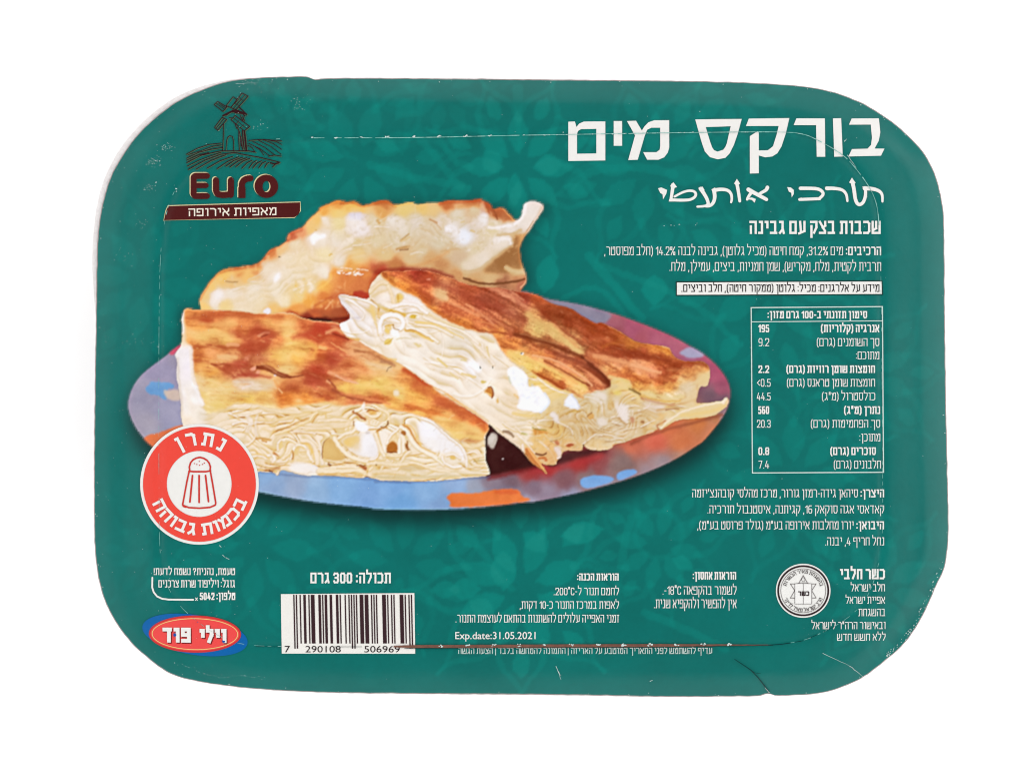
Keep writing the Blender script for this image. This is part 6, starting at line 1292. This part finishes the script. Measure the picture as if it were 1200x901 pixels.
for _ in range(40): x = rng.uniform(600, 940); fl.append(fleck(x, np.interp(x, [600,667,817,921,943], [159,158,155.5,154.7,157.5])+rng.uniform(-.4, .4), rng.uniform(.3, .6), rng.uniform(1, 3)))
for (x0, y0, x1, y1, w) in ((651.6,780.5,657.6,796,.6), (654,786,657,791,.5), (762,798,765,796.6,.7), (964,765,996,780,.45), (996,780,1013,794,.55), (257.5,639,260,641,.7), (261,650,264,652.5,.6), (265,653,269,655,.6),
                            (993,182,1003,197,.5), (989.5,166,992,163.5,.7), (902,812,897,806,.6), (276,98,300,97,.25)):
    p = [(x0+(x1-x0)*k/6+rng.uniform(-.3, .3), y0+(y1-y0)*k/6+rng.uniform(-.3, .3)) for k in range(7)]
    fl += seg_polys(p, w, cap=False, w1=w*.4)
for x, y, r in ((778,265,.6), (786,264.2,.6), (796,263.4,.7), (790,264.6,.4), (815,264,.5), (816.6,262,.4), (206.5,221.5,1.0), (207,224.6,.7), (183,214,.9), (660,155.4,.6), (820,131,.6), (741,342,.4)): fl.append(fleck(x, y, r, 1.3))
for cx, cy, rr, nn in ((195,172,7,40), (181,190,9,46), (176,221,7,22), (300,150,12,14), (150,300,16,18), (160,400,18,18), (300,98,20,40), (350,122,14,30), (168,260,10,14)):
    for _ in range(nn): fl.append(fleck(cx+rng.gauss(0, rr*.6), cy+rng.gauss(0, rr*.35), rng.uniform(.12, .42), rng.uniform(1, 2.4)))
for _ in range(330):                                                                              # dust specks, thicker on the left edge
    t = rng.random()
    if t < .55: x, y = rng.uniform(120, 330), rng.uniform(110, 780)
    else: x, y = rng.uniform(130, 1100), rng.uniform(100, 805)
    if inside([tuple(q) for q in OUTS[::4]], np.array([[x]]), np.array([[y]]))[0, 0]: fl.append(fleck(x, y, rng.uniform(.12, .36), rng.uniform(1, 2)))
for _ in range(70): i = rng.randrange(len(OUTS)); p = OUTS[i]; n = (cen-p)/np.hypot(*(cen-p)); d = rng.uniform(.5, 4); fl.append(fleck(p[0]+n[0]*d, p[1]+n[1]*d, rng.uniform(.2, .6), rng.uniform(1, 2.4), rng.uniform(0, 3)))
for k in range(60):                                                                               # torn silver edge at the lower right corner
    i = rng.randint(0, 40)/40; j = np.interp(i, [0, 1], [0, 1])
    p = np.array((np.interp(i, [0,.25,.5,.75,1], [1106,1092,1076,1058,1040]), np.interp(i, [0,.25,.5,.75,1], [668,700,732,757,771]))); n = (cen-p)/np.hypot(*(cen-p)); d = rng.uniform(.5, 5.5)
    fl.append(fleck(p[0]+n[0]*d, p[1]+n[1]*d, rng.uniform(.25, .8), rng.uniform(1, 2.6), rng.uniform(1.8, 2.6)))
for k in range(26): x = 205+k*4.2; fl.append(fleck(x+rng.uniform(-2, 2), np.interp(x, [165,205,250,320], [764,783,797,801])-rng.uniform(4, 8), rng.uniform(.2, .5), rng.uniform(1, 2)))
print_shape('scuff_marks', fl, ink('scuff_white', (214, 228, 224), .5, .1), film, 12)['kind'] = 'stuff'
cz = lambda *v: tz(640, 640, 2.5, *v)
print_shape('crack', seg_polys(cz(552,330, 575,345, 600,362, 622,385, 640,408, 655,430), .8, cap=False, w1=1.6)+seg_polys(cz(600,362, 612,370, 628,372), .5, cap=False), ink('crack_ink', (22, 62, 60)), film, 12)
